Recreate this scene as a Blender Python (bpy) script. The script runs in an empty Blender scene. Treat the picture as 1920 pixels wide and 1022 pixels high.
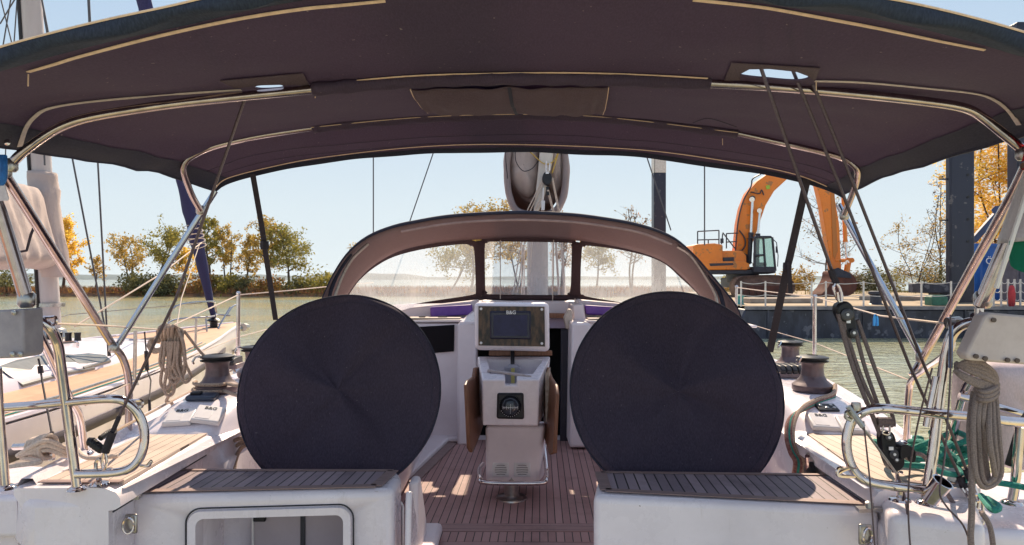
import bpy, bmesh, math, random
from mathutils import Vector, Matrix, noise as mnoise
from mathutils.bvhtree import BVHTree
R = math.radians
C = bpy.context.scene.collection
# ------------------------------------------------------------ camera, world, sun, exposure
CZ = 1.8                      # eye height above the water
F = 1280.0                    # focal length in photograph pixels (24 mm on 36 mm)
cd = bpy.data.cameras.new('camera'); cam = bpy.data.objects.new('camera', cd); C.objects.link(cam)
cam.location = (0, 0, CZ); cam.rotation_euler = (R(90), 0, 0)
cd.lens = 24; cd.sensor_width = 36; cd.shift_y = 13/1920; cd.clip_start = 0.05; cd.clip_end = 30000
bpy.context.scene.camera = cam
AZ, EL = R(4), R(41)
w = bpy.data.worlds.new('World'); bpy.context.scene.world = w; w.use_nodes = True
nt = w.node_tree; bg = nt.nodes['Background']
sky = nt.nodes.new('ShaderNodeTexSky'); sky.sky_type = 'NISHITA'; sky.sun_disc = False
sky.sun_elevation = EL; sky.sun_rotation = AZ; sky.air_density = 1.0; sky.dust_density = 0.6; sky.ozone_density = 1.2
# the Nishita sky, levelled by a gradient (bluer with height; unseen zenith brightened to add fill light)
tc = nt.nodes.new('ShaderNodeTexCoord'); sx = nt.nodes.new('ShaderNodeSeparateXYZ'); nt.links.new(tc.outputs['Generated'], sx.inputs[0])
cr_ = nt.nodes.new('ShaderNodeValToRGB'); nt.links.new(sx.outputs[2], cr_.inputs[0]); E = cr_.color_ramp
DISP = [(0.0, (.80, .87, .90)), (.10, (.74, .84, .89)), (.28, (.53, .68, .84)), (.42, (.42, .58, .80)), (1.0, (.62, .70, .92))]
while len(E.elements) < len(DISP): E.elements.new(.5)
for e_, (p_, c_) in zip(E.elements, DISP): e_.position = p_; e_.color = (*[v/3.2 for v in c_], 1)
sc_ = nt.nodes.new('ShaderNodeVectorMath'); sc_.operation = 'SCALE'; sc_.inputs[3].default_value = 3.2/.666*1.28; nt.links.new(cr_.outputs[0], sc_.inputs[0])
dv = nt.nodes.new('ShaderNodeVectorMath'); dv.operation = 'DIVIDE'; dv.inputs[1].default_value = (1.7, 1.95, 2.2); nt.links.new(sky.outputs[0], dv.inputs[0])
ad = nt.nodes.new('ShaderNodeVectorMath'); ad.operation = 'ADD'; ad.inputs[1].default_value = (1, 1, 1); nt.links.new(dv.outputs[0], ad.inputs[0])
d2 = nt.nodes.new('ShaderNodeVectorMath'); d2.operation = 'DIVIDE'; nt.links.new(sky.outputs[0], d2.inputs[0]); nt.links.new(ad.outputs[0], d2.inputs[1])
mx_ = nt.nodes.new('ShaderNodeMix'); mx_.data_type = 'RGBA'; mx_.inputs[0].default_value = .8; nt.links.new(d2.outputs[0], mx_.inputs[6]); nt.links.new(sc_.outputs[0], mx_.inputs[7])
nt.links.new(mx_.outputs[2], bg.inputs[0]); bg.inputs[1].default_value = 0.15
sd = bpy.data.lights.new('sun', 'SUN'); sd.energy = 2.4; sd.angle = R(0.5); sd.color = (1, .80, .58)
so = bpy.data.objects.new('sun', sd); C.objects.link(so)
so.rotation_euler = Vector((math.sin(AZ)*math.cos(EL), math.cos(AZ)*math.cos(EL), math.sin(EL))).to_track_quat('Z', 'Y').to_euler()
vs = bpy.context.scene.view_settings
vs.view_transform = 'Standard'; vs.look = 'None'; vs.exposure = 1.8; vs.gamma = 1
# ------------------------------------------------------------ helpers
def P(px, py, Y): return Vector(((px-960)*Y/F, Y, CZ-(py-524)*Y/F))
def G(px, py, zr): return P(px, py, -zr*F/(py-524.0))
def PL(l, Y): return [P(a, b, Y) for a, b in l]
def P3(l): return [P(*a) for a in l]
def cr(pts, n=6, closed=False):
    pts = [Vector(p) for p in pts]; out = []; N = len(pts)
    if N < 3: return pts
    for i in range(N if closed else N-1):
        if closed: a, b, c, d = pts[i-1], pts[i], pts[(i+1) % N], pts[(i+2) % N]
        else: a, b, c, d = pts[max(i-1, 0)], pts[i], pts[i+1], pts[min(i+2, N-1)]
        for k in range(n):
            t = k/n
            out.append(.5*((2*b)+(c-a)*t+(2*a-5*b+4*c-d)*t*t+(3*b-a-3*c+d)*t**3))
    if not closed: out.append(pts[-1])
    return out
def resample(pts, n):
    L = [0]
    for a, b in zip(pts, pts[1:]): L.append(L[-1]+(b-a).length)
    out = []; j = 0
    for k in range(n):
        s = L[-1]*k/(n-1)
        while j < len(L)-2 and L[j+1] < s: j += 1
        t = (s-L[j])/max(L[j+1]-L[j], 1e-9); out.append(pts[j].lerp(pts[j+1], min(max(t, 0), 1)))
    return out
class MB:
    def __init__(s): s.v = []; s.f = []
    def add(s, v, f):
        o = len(s.v); s.v += [Vector(p) for p in v]; s.f += [[o+i for i in q] for q in f]; return s
    def tube(s, pts, r, n=8, closed=False, taper=None):
        pts = [Vector(p) for p in pts]; N = len(pts)
        T = []
        for i in range(N):
            a = pts[i-1] if (i > 0 or closed) else pts[i]; b = pts[(i+1) % N] if (i < N-1 or closed) else pts[i]
            d = (b-a); T.append(d.normalized() if d.length > 1e-9 else Vector((0, 0, 1)))
        u = T[0].orthogonal().normalized(); vv = []
        for i in range(N):
            u = (u - T[i]*u.dot(T[i])); u = u.normalized() if u.length > 1e-6 else T[i].orthogonal().normalized()
            w_ = T[i].cross(u); rr = r if taper is None else r+(taper-r)*i/(N-1)
            vv += [pts[i]+(u*math.cos(2*math.pi*k/n)+w_*math.sin(2*math.pi*k/n))*rr for k in range(n)]
        ff = []
        for i in range(N if closed else N-1):
            j = (i+1) % N
            ff += [[i*n+k, i*n+(k+1) % n, j*n+(k+1) % n, j*n+k] for k in range(n)]
        if not closed: ff += [list(range(n))[::-1], [(N-1)*n+k for k in range(n)]]
        return s.add(vv, ff)
    def box(s, c, d, rot=None):
        c = Vector(c); hx, hy, hz = d[0]/2, d[1]/2, d[2]/2
        vv = [Vector((x, y, z)) for x in (-hx, hx) for y in (-hy, hy) for z in (-hz, hz)]
        if rot is not None: vv = [rot @ p for p in vv]
        return s.add([c+p for p in vv], [[0, 1, 3, 2], [4, 6, 7, 5], [0, 4, 5, 1], [2, 3, 7, 6], [0, 2, 6, 4], [1, 5, 7, 3]])
    def prism(s, pts, off):
        pts = [Vector(p) for p in pts]; off = Vector(off); n = len(pts)
        nn = Vector((0, 0, 0))
        for i in range(n): nn += pts[i].cross(pts[(i+1) % n])
        if nn.dot(off) > 0: pts = pts[::-1]
        return s.add(pts+[p+off for p in pts], [list(range(n)), [2*n-1-k for k in range(n)]]+[[(k+1) % n, k, n+k, n+(k+1) % n] for k in range(n)])
    def grid(s, rows, closed=False):
        m = len(rows[0]); vv = [p for r_ in rows for p in r_]; ff = []
        for i in range(len(rows)-1):
            for k in range(m if closed else m-1):
                j = (k+1) % m; ff.append([i*m+k, i*m+j, (i+1)*m+j, (i+1)*m+k])
        return s.add(vv, ff)
    def lathe(s, c, prof, n=24, M=None):
        c = Vector(c); vv = []
        for r, z in prof:
            for k in range(n):
                p = Vector((r*math.cos(2*math.pi*k/n), r*math.sin(2*math.pi*k/n), z)); vv.append(c+(M @ p if M else p))
        m = len(prof); ff = [[i*n+k, i*n+(k+1) % n, (i+1)*n+(k+1) % n, (i+1)*n+k] for i in range(m-1) for k in range(n)]
        ff += [list(range(n))[::-1], [(m-1)*n+k for k in range(n)]]
        return s.add(vv, ff)
    def ribbon(s, pts, nor, w_, t=.002):
        pts = [Vector(p) for p in pts]; rows = []
        for i, p in enumerate(pts):
            T = (pts[min(i+1, len(pts)-1)]-pts[max(i-1, 0)]).normalized()
            nn = nor[i] if isinstance(nor, list) else Vector(nor)
            b = T.cross(nn).normalized()*w_/2; q = nn.normalized()*t
            rows.append([p-b, p-b+q, p+b+q, p+b])
        s.grid(rows, True); o = len(s.v)-4*len(pts)
        s.f += [[o, o+1, o+2, o+3], [len(s.v)-4+k for k in (3, 2, 1, 0)]]
        return s
    def build(s, name, mat, parent=None, loc=None, sharp=40, bevel=0, seg=2, sub=0, flat=False, solid=0):
        rl = wloc.get(parent.as_pointer(), Vector((0, 0, 0))) if parent else (Vector(loc) if loc is not None else Vector((0, 0, 0)))
        me = bpy.data.meshes.new(name); me.from_pydata([tuple(p-rl) for p in s.v], [], s.f); me.update()
        bm = bmesh.new(); bm.from_mesh(me); bmesh.ops.recalc_face_normals(bm, faces=bm.faces) if s.closedish() else None
        bm.to_mesh(me); bm.free()
        o = bpy.data.objects.new(name, me); C.objects.link(o)
        if mat: me.materials.append(mat)
        if parent: o.parent = parent
        else: o.location = rl
        wloc[o.as_pointer()] = rl
        if not flat:
            me.shade_smooth()
            if sharp: me.set_sharp_from_angle(angle=R(sharp))
        if solid: m = o.modifiers.new('thickness', 'SOLIDIFY'); m.thickness = solid; m.offset = 0
        if bevel:
            m = o.modifiers.new('bevel', 'BEVEL'); m.width = bevel; m.segments = seg; m.limit_method = 'ANGLE'; m.angle_limit = R(35); m.harden_normals = False
        if sub: m = o.modifiers.new('sub', 'SUBSURF'); m.levels = sub; m.render_levels = sub
        return o
    def closedish(s): return len(s.f) < 60000
wloc = {}
def tag(o, label, cat, group=None, kind=None):
    if label: o['label'] = label
    if cat: o['category'] = cat
    if group: o['group'] = group
    if kind: o['kind'] = kind
    return o
def thing(name, label, cat, loc=(0, 0, 0), group=None):
    o = bpy.data.objects.new(name, None); C.objects.link(o); o.location = loc; o.empty_display_size = .1
    wloc[o.as_pointer()] = Vector(loc); return tag(o, label, cat, group)
def struct(o, label=None): o['kind'] = 'structure'; return o
def copy_tree(o, parent=None):
    c = o.copy(); C.objects.link(c); c.parent = parent
    if parent is None: wloc[c.as_pointer()] = Vector(o.location)
    for ch in list(o.children): copy_tree(ch, c)
    return c
def boolean(o, cutter):
    m = o.modifiers.new('cut', 'BOOLEAN'); m.operation = 'DIFFERENCE'; m.solver = 'EXACT'; m.object = cutter
def bake(o):
    dg = bpy.context.evaluated_depsgraph_get(); dg.update()
    me = bpy.data.meshes.new_from_object(o.evaluated_get(dg)); o.modifiers.clear(); o.data = me
def kill(o): bpy.data.objects.remove(o, do_unlink=True)
def text(st, size, org, xd, yd, mat, parent, name='lettering', ext=.0006):
    cu = bpy.data.curves.new(name, 'FONT'); cu.body = st; cu.size = size; cu.extrude = ext; cu.offset = size*.012
    t = bpy.data.objects.new(name, cu); C.objects.link(t)
    dg = bpy.context.evaluated_depsgraph_get(); dg.update(); me = bpy.data.meshes.new_from_object(t.evaluated_get(dg)); kill(t)
    xd = Vector(xd).normalized(); yd = Vector(yd).normalized(); zd = xd.cross(yd)
    M = Matrix((xd, yd, zd)).transposed(); org = Vector(org)
    rl = wloc.get(parent.as_pointer())
    for v in me.vertices: v.co = M @ v.co + org - rl
    o = bpy.data.objects.new(name, me); C.objects.link(o); o.parent = parent; me.materials.append(mat); wloc[o.as_pointer()] = rl
    return o
# ------------------------------------------------------------ materials
def nodes(name):
    m = bpy.data.materials.new(name); m.use_nodes = True; n = m.node_tree; b = n.nodes['Principled BSDF']
    return m, n, b
def mix(n, fac, a, b):
    x = n.nodes.new('ShaderNodeMix'); x.data_type = 'RGBA'
    if hasattr(fac, 'links') or not isinstance(fac, (int, float)): n.links.new(fac, x.inputs[0])
    else: x.inputs[0].default_value = fac
    for v, i in ((a, 6), (b, 7)):
        if isinstance(v, tuple): x.inputs[i].default_value = (*v[:3], 1)
        else: n.links.new(v, x.inputs[i])
    return x.outputs[2]
def ntex(n, scale, detail=4, rough=.6, vec=None, coord='Position', stretch=None):
    t = n.nodes.new('ShaderNodeTexNoise'); t.inputs['Scale'].default_value = scale; t.inputs['Detail'].default_value = detail; t.inputs['Roughness'].default_value = rough
    g = n.nodes.new('ShaderNodeNewGeometry'); src = vec or g.outputs['Position']
    if stretch:
        mp = n.nodes.new('ShaderNodeMapping'); mp.inputs['Scale'].default_value = stretch; n.links.new(src, mp.inputs[0]); src = mp.outputs[0]
    n.links.new(src, t.inputs[0]); return t.outputs[0]
def ramp(n, src, a, b):
    r = n.nodes.new('ShaderNodeMapRange'); r.inputs[1].default_value = a; r.inputs[2].default_value = b; n.links.new(src, r.inputs[0]); return r.outputs[0]
def math_(n, op, a, b=0.0):
    m = n.nodes.new('ShaderNodeMath'); m.operation = op
    for i, v in enumerate((a, b)):
        if isinstance(v, (int, float)): m.inputs[i].default_value = v
        else: n.links.new(v, m.inputs[i])
    return m.outputs[0]
def bump(n, b, h, st, dist=.01):
    k = n.nodes.new('ShaderNodeBump'); k.inputs['Strength'].default_value = st; k.inputs['Distance'].default_value = dist
    n.links.new(h, k.inputs['Height']); n.links.new(k.outputs[0], b.inputs['Normal']); return k
def mat(name, c1, c2=None, rough=.5, metal=0, scale=8, bmp=0, bscale=40, lo=.35, hi=.65, stretch=None, spots=None, dist=.004, coat=0):
    m, n, b = nodes(name)
    b.inputs['Roughness'].default_value = rough; b.inputs['Metallic'].default_value = metal
    b.inputs['Coat Weight'].default_value = coat
    col = c1
    if c2: col = mix(n, ramp(n, ntex(n, scale, 5, .65, stretch=stretch), lo, hi), c1, c2)
    if spots: col = mix(n, ramp(n, ntex(n, spots[0], 3, .6), spots[1], spots[1]+.04), col, spots[2])
    if isinstance(col, tuple): b.inputs['Base Color'].default_value = (*col, 1)
    else: n.links.new(col, b.inputs['Base Color'])
    if bmp: bump(n, b, ntex(n, bscale, 4, .6, stretch=stretch), bmp, dist)
    return m
def fabric(name, c1, c2, weave=900, trans=.1, tcol=None, rough=.85, bmp=.25, dirt=None, fold=6, lint=None):
    m, n, b = nodes(name); b.inputs['Roughness'].default_value = rough; b.inputs['Specular IOR Level'].default_value = .25
    col = mix(n, ramp(n, ntex(n, 3, 6, .7), .3, .7), c1, c2)
    col = mix(n, ramp(n, ntex(n, 260, 2, .5, stretch=(1, .35, .35)), .35, .8), col, tuple(x*1.35 for x in c2))
    if lint: col = mix(n, ramp(n, ntex(n, 75, 2, .5), .735, .77), col, lint)
    if dirt: col = mix(n, ramp(n, ntex(n, 5, 8, .75), .58, .75), col, dirt)
    n.links.new(col, b.inputs['Base Color'])
    h = math_(n, 'ADD', math_(n, 'MULTIPLY', ntex(n, weave, 1, .5), .12), math_(n, 'MULTIPLY', ntex(n, fold, 4, .55), 1.0))
    bump(n, b, h, bmp, .01)
    if trans:
        t = n.nodes.new('ShaderNodeBsdfTranslucent'); n.links.new(col, t.inputs[0]) if not tcol else t.inputs[0].__setattr__('default_value', (*tcol, 1))
        s = n.nodes.new('ShaderNodeMixShader'); s.inputs[0].default_value = trans
        n.links.new(b.outputs[0], s.inputs[1]); n.links.new(t.outputs[0], s.inputs[2]); n.links.new(s.outputs[0], n.nodes['Material Output'].inputs[0])
    return m
def planks(name, nx, ny, wd, c1, c2, seam=.08, off=0.0, seamc=(.012, .010, .010), rough=.6, glen=(1, 1, 1)):
    m, n, b = nodes(name); b.inputs['Roughness'].default_value = rough
    g = n.nodes.new('ShaderNodeNewGeometry')
    d = n.nodes.new('ShaderNodeVectorMath'); d.operation = 'DOT_PRODUCT'; n.links.new(g.outputs[0], d.inputs[0])
    L = math.hypot(nx, ny); d.inputs[1].default_value = (nx/L/wd, ny/L/wd, 0)
    u = math_(n, 'ADD', d.outputs['Value'], off+100)
    fr = math_(n, 'FRACT', u); fl = math_(n, 'FLOOR', u)
    wn = n.nodes.new('ShaderNodeTexWhiteNoise'); wn.noise_dimensions = '1D'; n.links.new(fl, wn.inputs['W'])
    gr = ntex(n, 26, 6, .75, stretch=((8 if abs(nx) > abs(ny) else .6), (8 if abs(ny) > abs(nx) else .6), 1))
    f = math_(n, 'ADD', math_(n, 'MULTIPLY', wn.outputs[0], .6), math_(n, 'MULTIPLY', gr, .5))
    col = mix(n, ramp(n, f, .1, .9), c1, c2)
    col = mix(n, ramp(n, ntex(n, 4, 6, .7), .5, .85), col, tuple(x*.6 for x in c1))
    s = math_(n, 'LESS_THAN', fr, seam); col = mix(n, s, col, seamc)
    n.links.new(col, b.inputs['Base Color'])
    bump(n, b, math_(n, 'SUBTRACT', math_(n, 'MULTIPLY', gr, .3), math_(n, 'MULTIPLY', s, 1.0)), .5, .002)
    return m
def gel(name, c1, c2):
    m, n, b = nodes(name); b.inputs['Roughness'].default_value = .28; b.inputs['Coat Weight'].default_value = .35; b.inputs['Coat Roughness'].default_value = .12
    col = mix(n, ramp(n, ntex(n, 2.2, 6, .7), .35, .68), c1, c2)
    col = mix(n, math_(n, 'MULTIPLY', ramp(n, ntex(n, 9, 7, .8, stretch=(1.6, 1.6, .28)), .58, .80), .55), col, (.42, .36, .34))
    col = mix(n, ramp(n, ntex(n, 48, 3, .6), .745, .775), col, (.14, .10, .09))
    col = mix(n, ramp(n, ntex(n, 17, 5, .7, stretch=(.5, 1, 2.2)), .70, .74), col, (.40, .33, .30))
    n.links.new(col, b.inputs['Base Color'])
    n.links.new(ramp(n, ntex(n, 6, 6, .7), .2, 1.3), b.inputs['Roughness'])
    bump(n, b, ntex(n, 7, 4, .5), .05, .006); return m
GEL = gel('gelcoat', (.82, .755, .81), (.71, .65, .70))
GEL2 = mat('gelcoat_warm', (.80, .71, .73), (.69, .60, .62), rough=.42, scale=2, spots=(60, .77, (.2, .12, .09)))
GROOVE = mat('groove_rubber', (.03, .03, .04), rough=.6)
STEEL = mat('stainless', (.74, .66, .65), (.58, .50, .49), rough=.09, metal=1, scale=14)
STEELB = mat('bimini_tube', (.52, .43, .41), (.38, .31, .30), rough=.16, metal=1, scale=14)
STEELD = mat('stainless_dull', (.5, .48, .46), (.35, .33, .32), rough=.3, metal=1, scale=40)
CANV = fabric('bimini_canvas', (.044, .032, .056), (.064, .046, .076), trans=.17, tcol=(.36, .25, .37), lint=(.3, .24, .24), bmp=.16, fold=3)
CANVE = fabric('canvas_hem', (.020, .022, .040), (.032, .032, .052), trans=.02)
CANVD = fabric('spray_hood_canvas', (.175, .125, .125), (.225, .16, .155), trans=.24, tcol=(.42, .28, .28), bmp=.12, fold=4)
NAVY = fabric('navy_cover', (.030, .024, .042), (.048, .037, .058), trans=.0, tcol=(.1, .08, .12), lint=(.12, .10, .12), bmp=.45, fold=3.2)
ZIP = mat('zip_tape', (.86, .62, .44), (.70, .50, .36), rough=.8, scale=60, bmp=.4, bscale=700, stretch=(1, .3, .3))
GREYT = mat('grey_webbing', (.62, .53, .50), (.50, .42, .40), rough=.85, scale=80, bmp=.5, bscale=300)
BLACK = mat('black_plastic', (.012, .012, .016), (.022, .021, .026), rough=.35, scale=20)
BLK2 = mat('black_webbing', (.018, .014, .022), (.03, .024, .034), rough=.8, scale=60, bmp=.3, bscale=400)
WINM = mat('winch_metal', (.16, .115, .125), (.10, .075, .085), rough=.4, metal=.4, scale=14, bmp=.06, bscale=60)
ROPE = mat('braided_rope', (.44, .33, .26), (.28, .21, .17), rough=.9, scale=160, lo=.45, hi=.6, bmp=.8, bscale=380, spots=(190, .62, (.05, .05, .08)))
ROPEG = mat('grey_rope', (.22, .17, .175), (.11, .09, .10), rough=.9, scale=220, bmp=.8, bscale=420)
ROPEW = mat('white_line', (.66, .56, .47), (.48, .38, .33), rough=.8, scale=150, bmp=.4, bscale=400)
ROPEK = mat('green_rope', (.03, .30, .24), (.02, .16, .14), rough=.85, scale=120, bmp=.8, bscale=320)
ROPER = mat('red_fleck_rope', (.30, .17, .15), (.16, .05, .05), rough=.9, scale=90, bmp=.8, bscale=300)
WIRE = mat('steel_wire', (.15, .11, .13), (.08, .06, .07), rough=.4, metal=.6, scale=300)
WIREB = mat('dark_rigging', (.06, .06, .07), rough=.5)
TEAKF = planks('teak_sole', 1, -.04, .040, (.29, .155, .145), (.42, .25, .235), seam=.11)
TEAKX = planks('teak_margin', .03, 1, .055, (.28, .16, .15), (.36, .22, .21), seam=.05)
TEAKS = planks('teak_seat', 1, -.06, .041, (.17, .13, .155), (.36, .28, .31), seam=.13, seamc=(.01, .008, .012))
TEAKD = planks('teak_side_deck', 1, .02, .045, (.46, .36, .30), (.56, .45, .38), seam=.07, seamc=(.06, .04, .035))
TEAKR = mat('teak_trim', (.21, .14, .135), (.30, .205, .19), rough=.6, scale=12, stretch=(1, 7, 7), bmp=.3, bscale=60)
TEAKV = mat('varnished_teak', (.16, .065, .035), (.26, .12, .07), rough=.42, scale=14, stretch=(9, 9, .8), bmp=.2, bscale=50)
PURP = mat('purple_cushion', (.20, .09, .42), (.15, .06, .34), rough=.5, scale=10, bmp=.1, bscale=30)
GLASSB = mat('smoked_acrylic', (.006, .006, .010), rough=.3)
GLASSB.node_tree.nodes['Principled BSDF'].inputs['Specular IOR Level'].default_value = .12
BLACK.node_tree.nodes['Principled BSDF'].inputs['Specular IOR Level'].default_value = .3
WOODN = mat('burl_panel', (.11, .060, .035), (.012, .009, .009), rough=.4, scale=38, lo=.42, hi=.6, coat=.08, stretch=(1, 1, .35))
SCRN = mat('plotter_screen', (.010, .010, .05), (.02, .02, .08), rough=.45, scale=30)
WHT = mat('white_plastic', (.74, .71, .71), (.68, .65, .66), rough=.4, scale=12)
INK = mat('black_ink', (.012, .012, .018), rough=.5)
INKW = mat('white_ink', (.8, .8, .82), rough=.5)
# ------------------------------------------------------------ water, land, hills
def water_mat():
    # silty lake water: diffuse body holds silt colour plus painted yellow tree reflection, the rippled surface mirrors the sky
    m, n, b = nodes('lake_water'); n.nodes.remove(b)
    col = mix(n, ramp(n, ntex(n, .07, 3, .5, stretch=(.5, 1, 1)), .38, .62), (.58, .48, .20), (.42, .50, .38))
    h1 = ntex(n, 1.5, 3, .55, stretch=(.5, 1.6, 1)); h2 = ntex(n, 7, 3, .55, stretch=(.6, 1.6, 1)); h3 = ntex(n, .3, 2, .5)
    h = math_(n, 'ADD', math_(n, 'ADD', h1, math_(n, 'MULTIPLY', h2, .30)), math_(n, 'MULTIPLY', h3, 1.5))
    bp = n.nodes.new('ShaderNodeBump'); bp.inputs['Strength'].default_value = 1.0; bp.inputs['Distance'].default_value = .10; n.links.new(h, bp.inputs['Height'])
    df = n.nodes.new('ShaderNodeBsdfDiffuse'); n.links.new(col, df.inputs[0]); n.links.new(bp.outputs[0], df.inputs['Normal'])
    gl = n.nodes.new('ShaderNodeBsdfGlossy'); gl.inputs['Roughness'].default_value = .03; gl.inputs[0].default_value = (.96, .98, 1, 1); n.links.new(bp.outputs[0], gl.inputs['Normal'])
    fr = n.nodes.new('ShaderNodeFresnel'); fr.inputs[0].default_value = 1.34; n.links.new(bp.outputs[0], fr.inputs['Normal'])
    s = n.nodes.new('ShaderNodeMixShader'); n.links.new(math_(n, 'MINIMUM', math_(n, 'ADD', math_(n, 'MULTIPLY', fr.outputs[0], 1.45), .04), .88), s.inputs[0]); n.links.new(df.outputs[0], s.inputs[1]); n.links.new(gl.outputs[0], s.inputs[2])
    n.links.new(s.outputs[0], n.nodes['Material Output'].inputs[0]); return m
m = MB(); m.add([(-12000, -60, 0), (12000, -60, 0), (12000, 16000, 0), (-12000, 16000, 0)], [[0, 1, 2, 3]])
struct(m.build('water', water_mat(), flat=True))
m = MB(); m.add([(-12000, -60, -3), (12000, -60, -3), (12000, 16000, -3), (-12000, 16000, -3)], [[0, 1, 2, 3]])
struct(m.build('lake_bed', mat('mud', (.08, .07, .04)), flat=True))
rng = random.Random(5)
# far hills across the lake
rows = []
for j, (yy, kz) in enumerate([(5200, 0), (5350, .55), (5700, 1.0), (6600, .8), (7500, 0)]):
    row = []
    for i in range(161):
        x = -8000+i*100
        hgt = 32+38*max(0, mnoise.noise(Vector((x*.0006+3, .5, 0))))+16*mnoise.noise(Vector((x*.0025, 7.1, 0)))+5*mnoise.noise(Vector((x*.012, 2, 0)))
        hgt *= 1.25 if x < -800 else .8
        row.append((x, yy+180*mnoise.noise(Vector((x*.001, 3.3, 0))), max(hgt, 8)*kz if kz else -2))
    rows.append(row)
m = MB(); m.grid(rows); struct(m.build('hills', mat('far_woods', (.035, .055, .065), (.06, .085, .075), rough=.95, scale=.01), sharp=0))
# the low spit with trees, and the quay ground on the right
def bank(name, xs, y0, y1, ht, mt, amp=.25, seed=0):
    rows = []
    n = 9
    for j in range(n):
        t = j/(n-1); row = []
        for x in xs:
            q = mnoise.noise(Vector((x*.12, seed, 0)))*2.2
            yy = (y0+q) + (y1-y0)*t
            z = (-.6 if j in (0, n-1) else ht*(min(1, t*4, (1-t)*4))+amp*mnoise.noise(Vector((x*.5, t*9, seed)))+.12*mnoise.noise(Vector((x*2.1, t*30, seed))))
            row.append((x, yy, z))
        rows.append(row)
    m = MB(); m.grid(rows); return struct(m.build(name, mt, sharp=0))
EARTH = mat('reddish_earth', (.40, .18, .08), (.10, .07, .05), rough=.95, scale=1.2, bmp=.8, bscale=9, dist=.1, spots=(2.2, .62, (.28, .16, .05)))
bank('spit', [-75+i*.9 for i in range(118)], 71.5, 80, .75, EARTH, seed=1.7)
SAND = mat('dry_gravel', (.42, .33, .22), (.30, .24, .16), rough=.95, scale=2.5, bmp=.5, bscale=20, dist=.03)
bank('quay_ground', [10.5+i*.8 for i in range(80)], 31.8, 47, 1.02, SAND, amp=.08, seed=4.1)
# grass fringe along the spit
def blades(name, mt, n, area, hmin, hmax, wd, seed, kind='stuff'):
    r_ = random.Random(seed); v = []; f = []
    for i in range(n):
        x, y, z = area(r_); h = r_.uniform(hmin, hmax); a = r_.uniform(0, 6.28); lx, ly = r_.gauss(0, .22)*h, r_.gauss(0, .22)*h
        dx, dy = math.cos(a)*wd, math.sin(a)*wd; o = len(v)
        v += [(x-dx, y-dy, z), (x+dx, y+dy, z), (x+lx, y+ly, z+h)]; f.append([o, o+1, o+2])
    me = bpy.data.meshes.new(name); me.from_pydata(v, [], f); me.materials.append(mt)
    o = bpy.data.objects.new(name, me); C.objects.link(o); o['kind'] = kind; return o
GR1 = mat('reed_red', (.50, .20, .07), (.13, .09, .06), rough=.9, scale=1.6, spots=(1.3, .56, (.62, .34, .07)))  # dark part of the mix paints shadow patches among the orange reeds
GR2 = mat('grass_green', (.17, .18, .05), (.28, .20, .06), rough=.9, scale=1.5)
def spit_area(y0, y1):
    def a(r_):
        x = r_.uniform(-74, 28); q = mnoise.noise(Vector((x*.12, 1.7, 0)))*2.2; return x, r_.uniform(y0, y1)+q, .35
    return a
blades('reed_fringe', GR1, 26000, spit_area(72.3, 75), .25, .95, .05, 3)
blades('grass', GR2, 14000, spit_area(73.0, 79), .2, .8, .06, 4)
blades('quay_grass', mat('dry_grass', (.30, .25, .08), (.14, .15, .04), rough=.9, scale=1.5), 9000, lambda r_: (r_.uniform(12, 40), r_.uniform(37.5, 46.5), .95), .05, .28, .02, 6)
# ------------------------------------------------------------ trees
BARK = mat('bark', (.09, .065, .055), (.05, .035, .03), rough=.9, scale=9, bmp=.5, bscale=30)
def leafmat(name, a, b, c):
    m, n, bs = nodes(name); bs.inputs['Roughness'].default_value = .6
    g = n.nodes.new('ShaderNodeNewGeometry')
    col = mix(n, ramp(n, ntex(n, .8, 3, .6), .38, .62), a, b)
    col = mix(n, math_(n, 'MULTIPLY', g.outputs['Random Per Island'], 1.0), col, c)
    n.links.new(col, bs.inputs['Base Color'])
    t = n.nodes.new('ShaderNodeBsdfTranslucent'); n.links.new(col, t.inputs[0]); s = n.nodes.new('ShaderNodeMixShader'); s.inputs[0].default_value = .6
    n.links.new(bs.outputs[0], s.inputs[1]); n.links.new(t.outputs[0], s.inputs[2]); n.links.new(s.outputs[0], n.nodes['Material Output'].inputs[0]); return m
LG = leafmat('leaves_olive', (.17, .18, .035), (.34, .27, .06), (.25, .22, .05))
LY = leafmat('leaves_gold', (.80, .58, .10), (.82, .62, .12), (.75, .46, .06))
LO = leafmat('leaves_orange_green', (.42, .28, .07), (.28, .25, .06), (.50, .32, .08))
LD = leafmat('leaves_dark', (.085, .095, .045), (.20, .18, .06), (.12, .12, .05))
LR = leafmat('leaves_russet', (.40, .16, .05), (.30, .16, .05), (.20, .15, .04))
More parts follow.
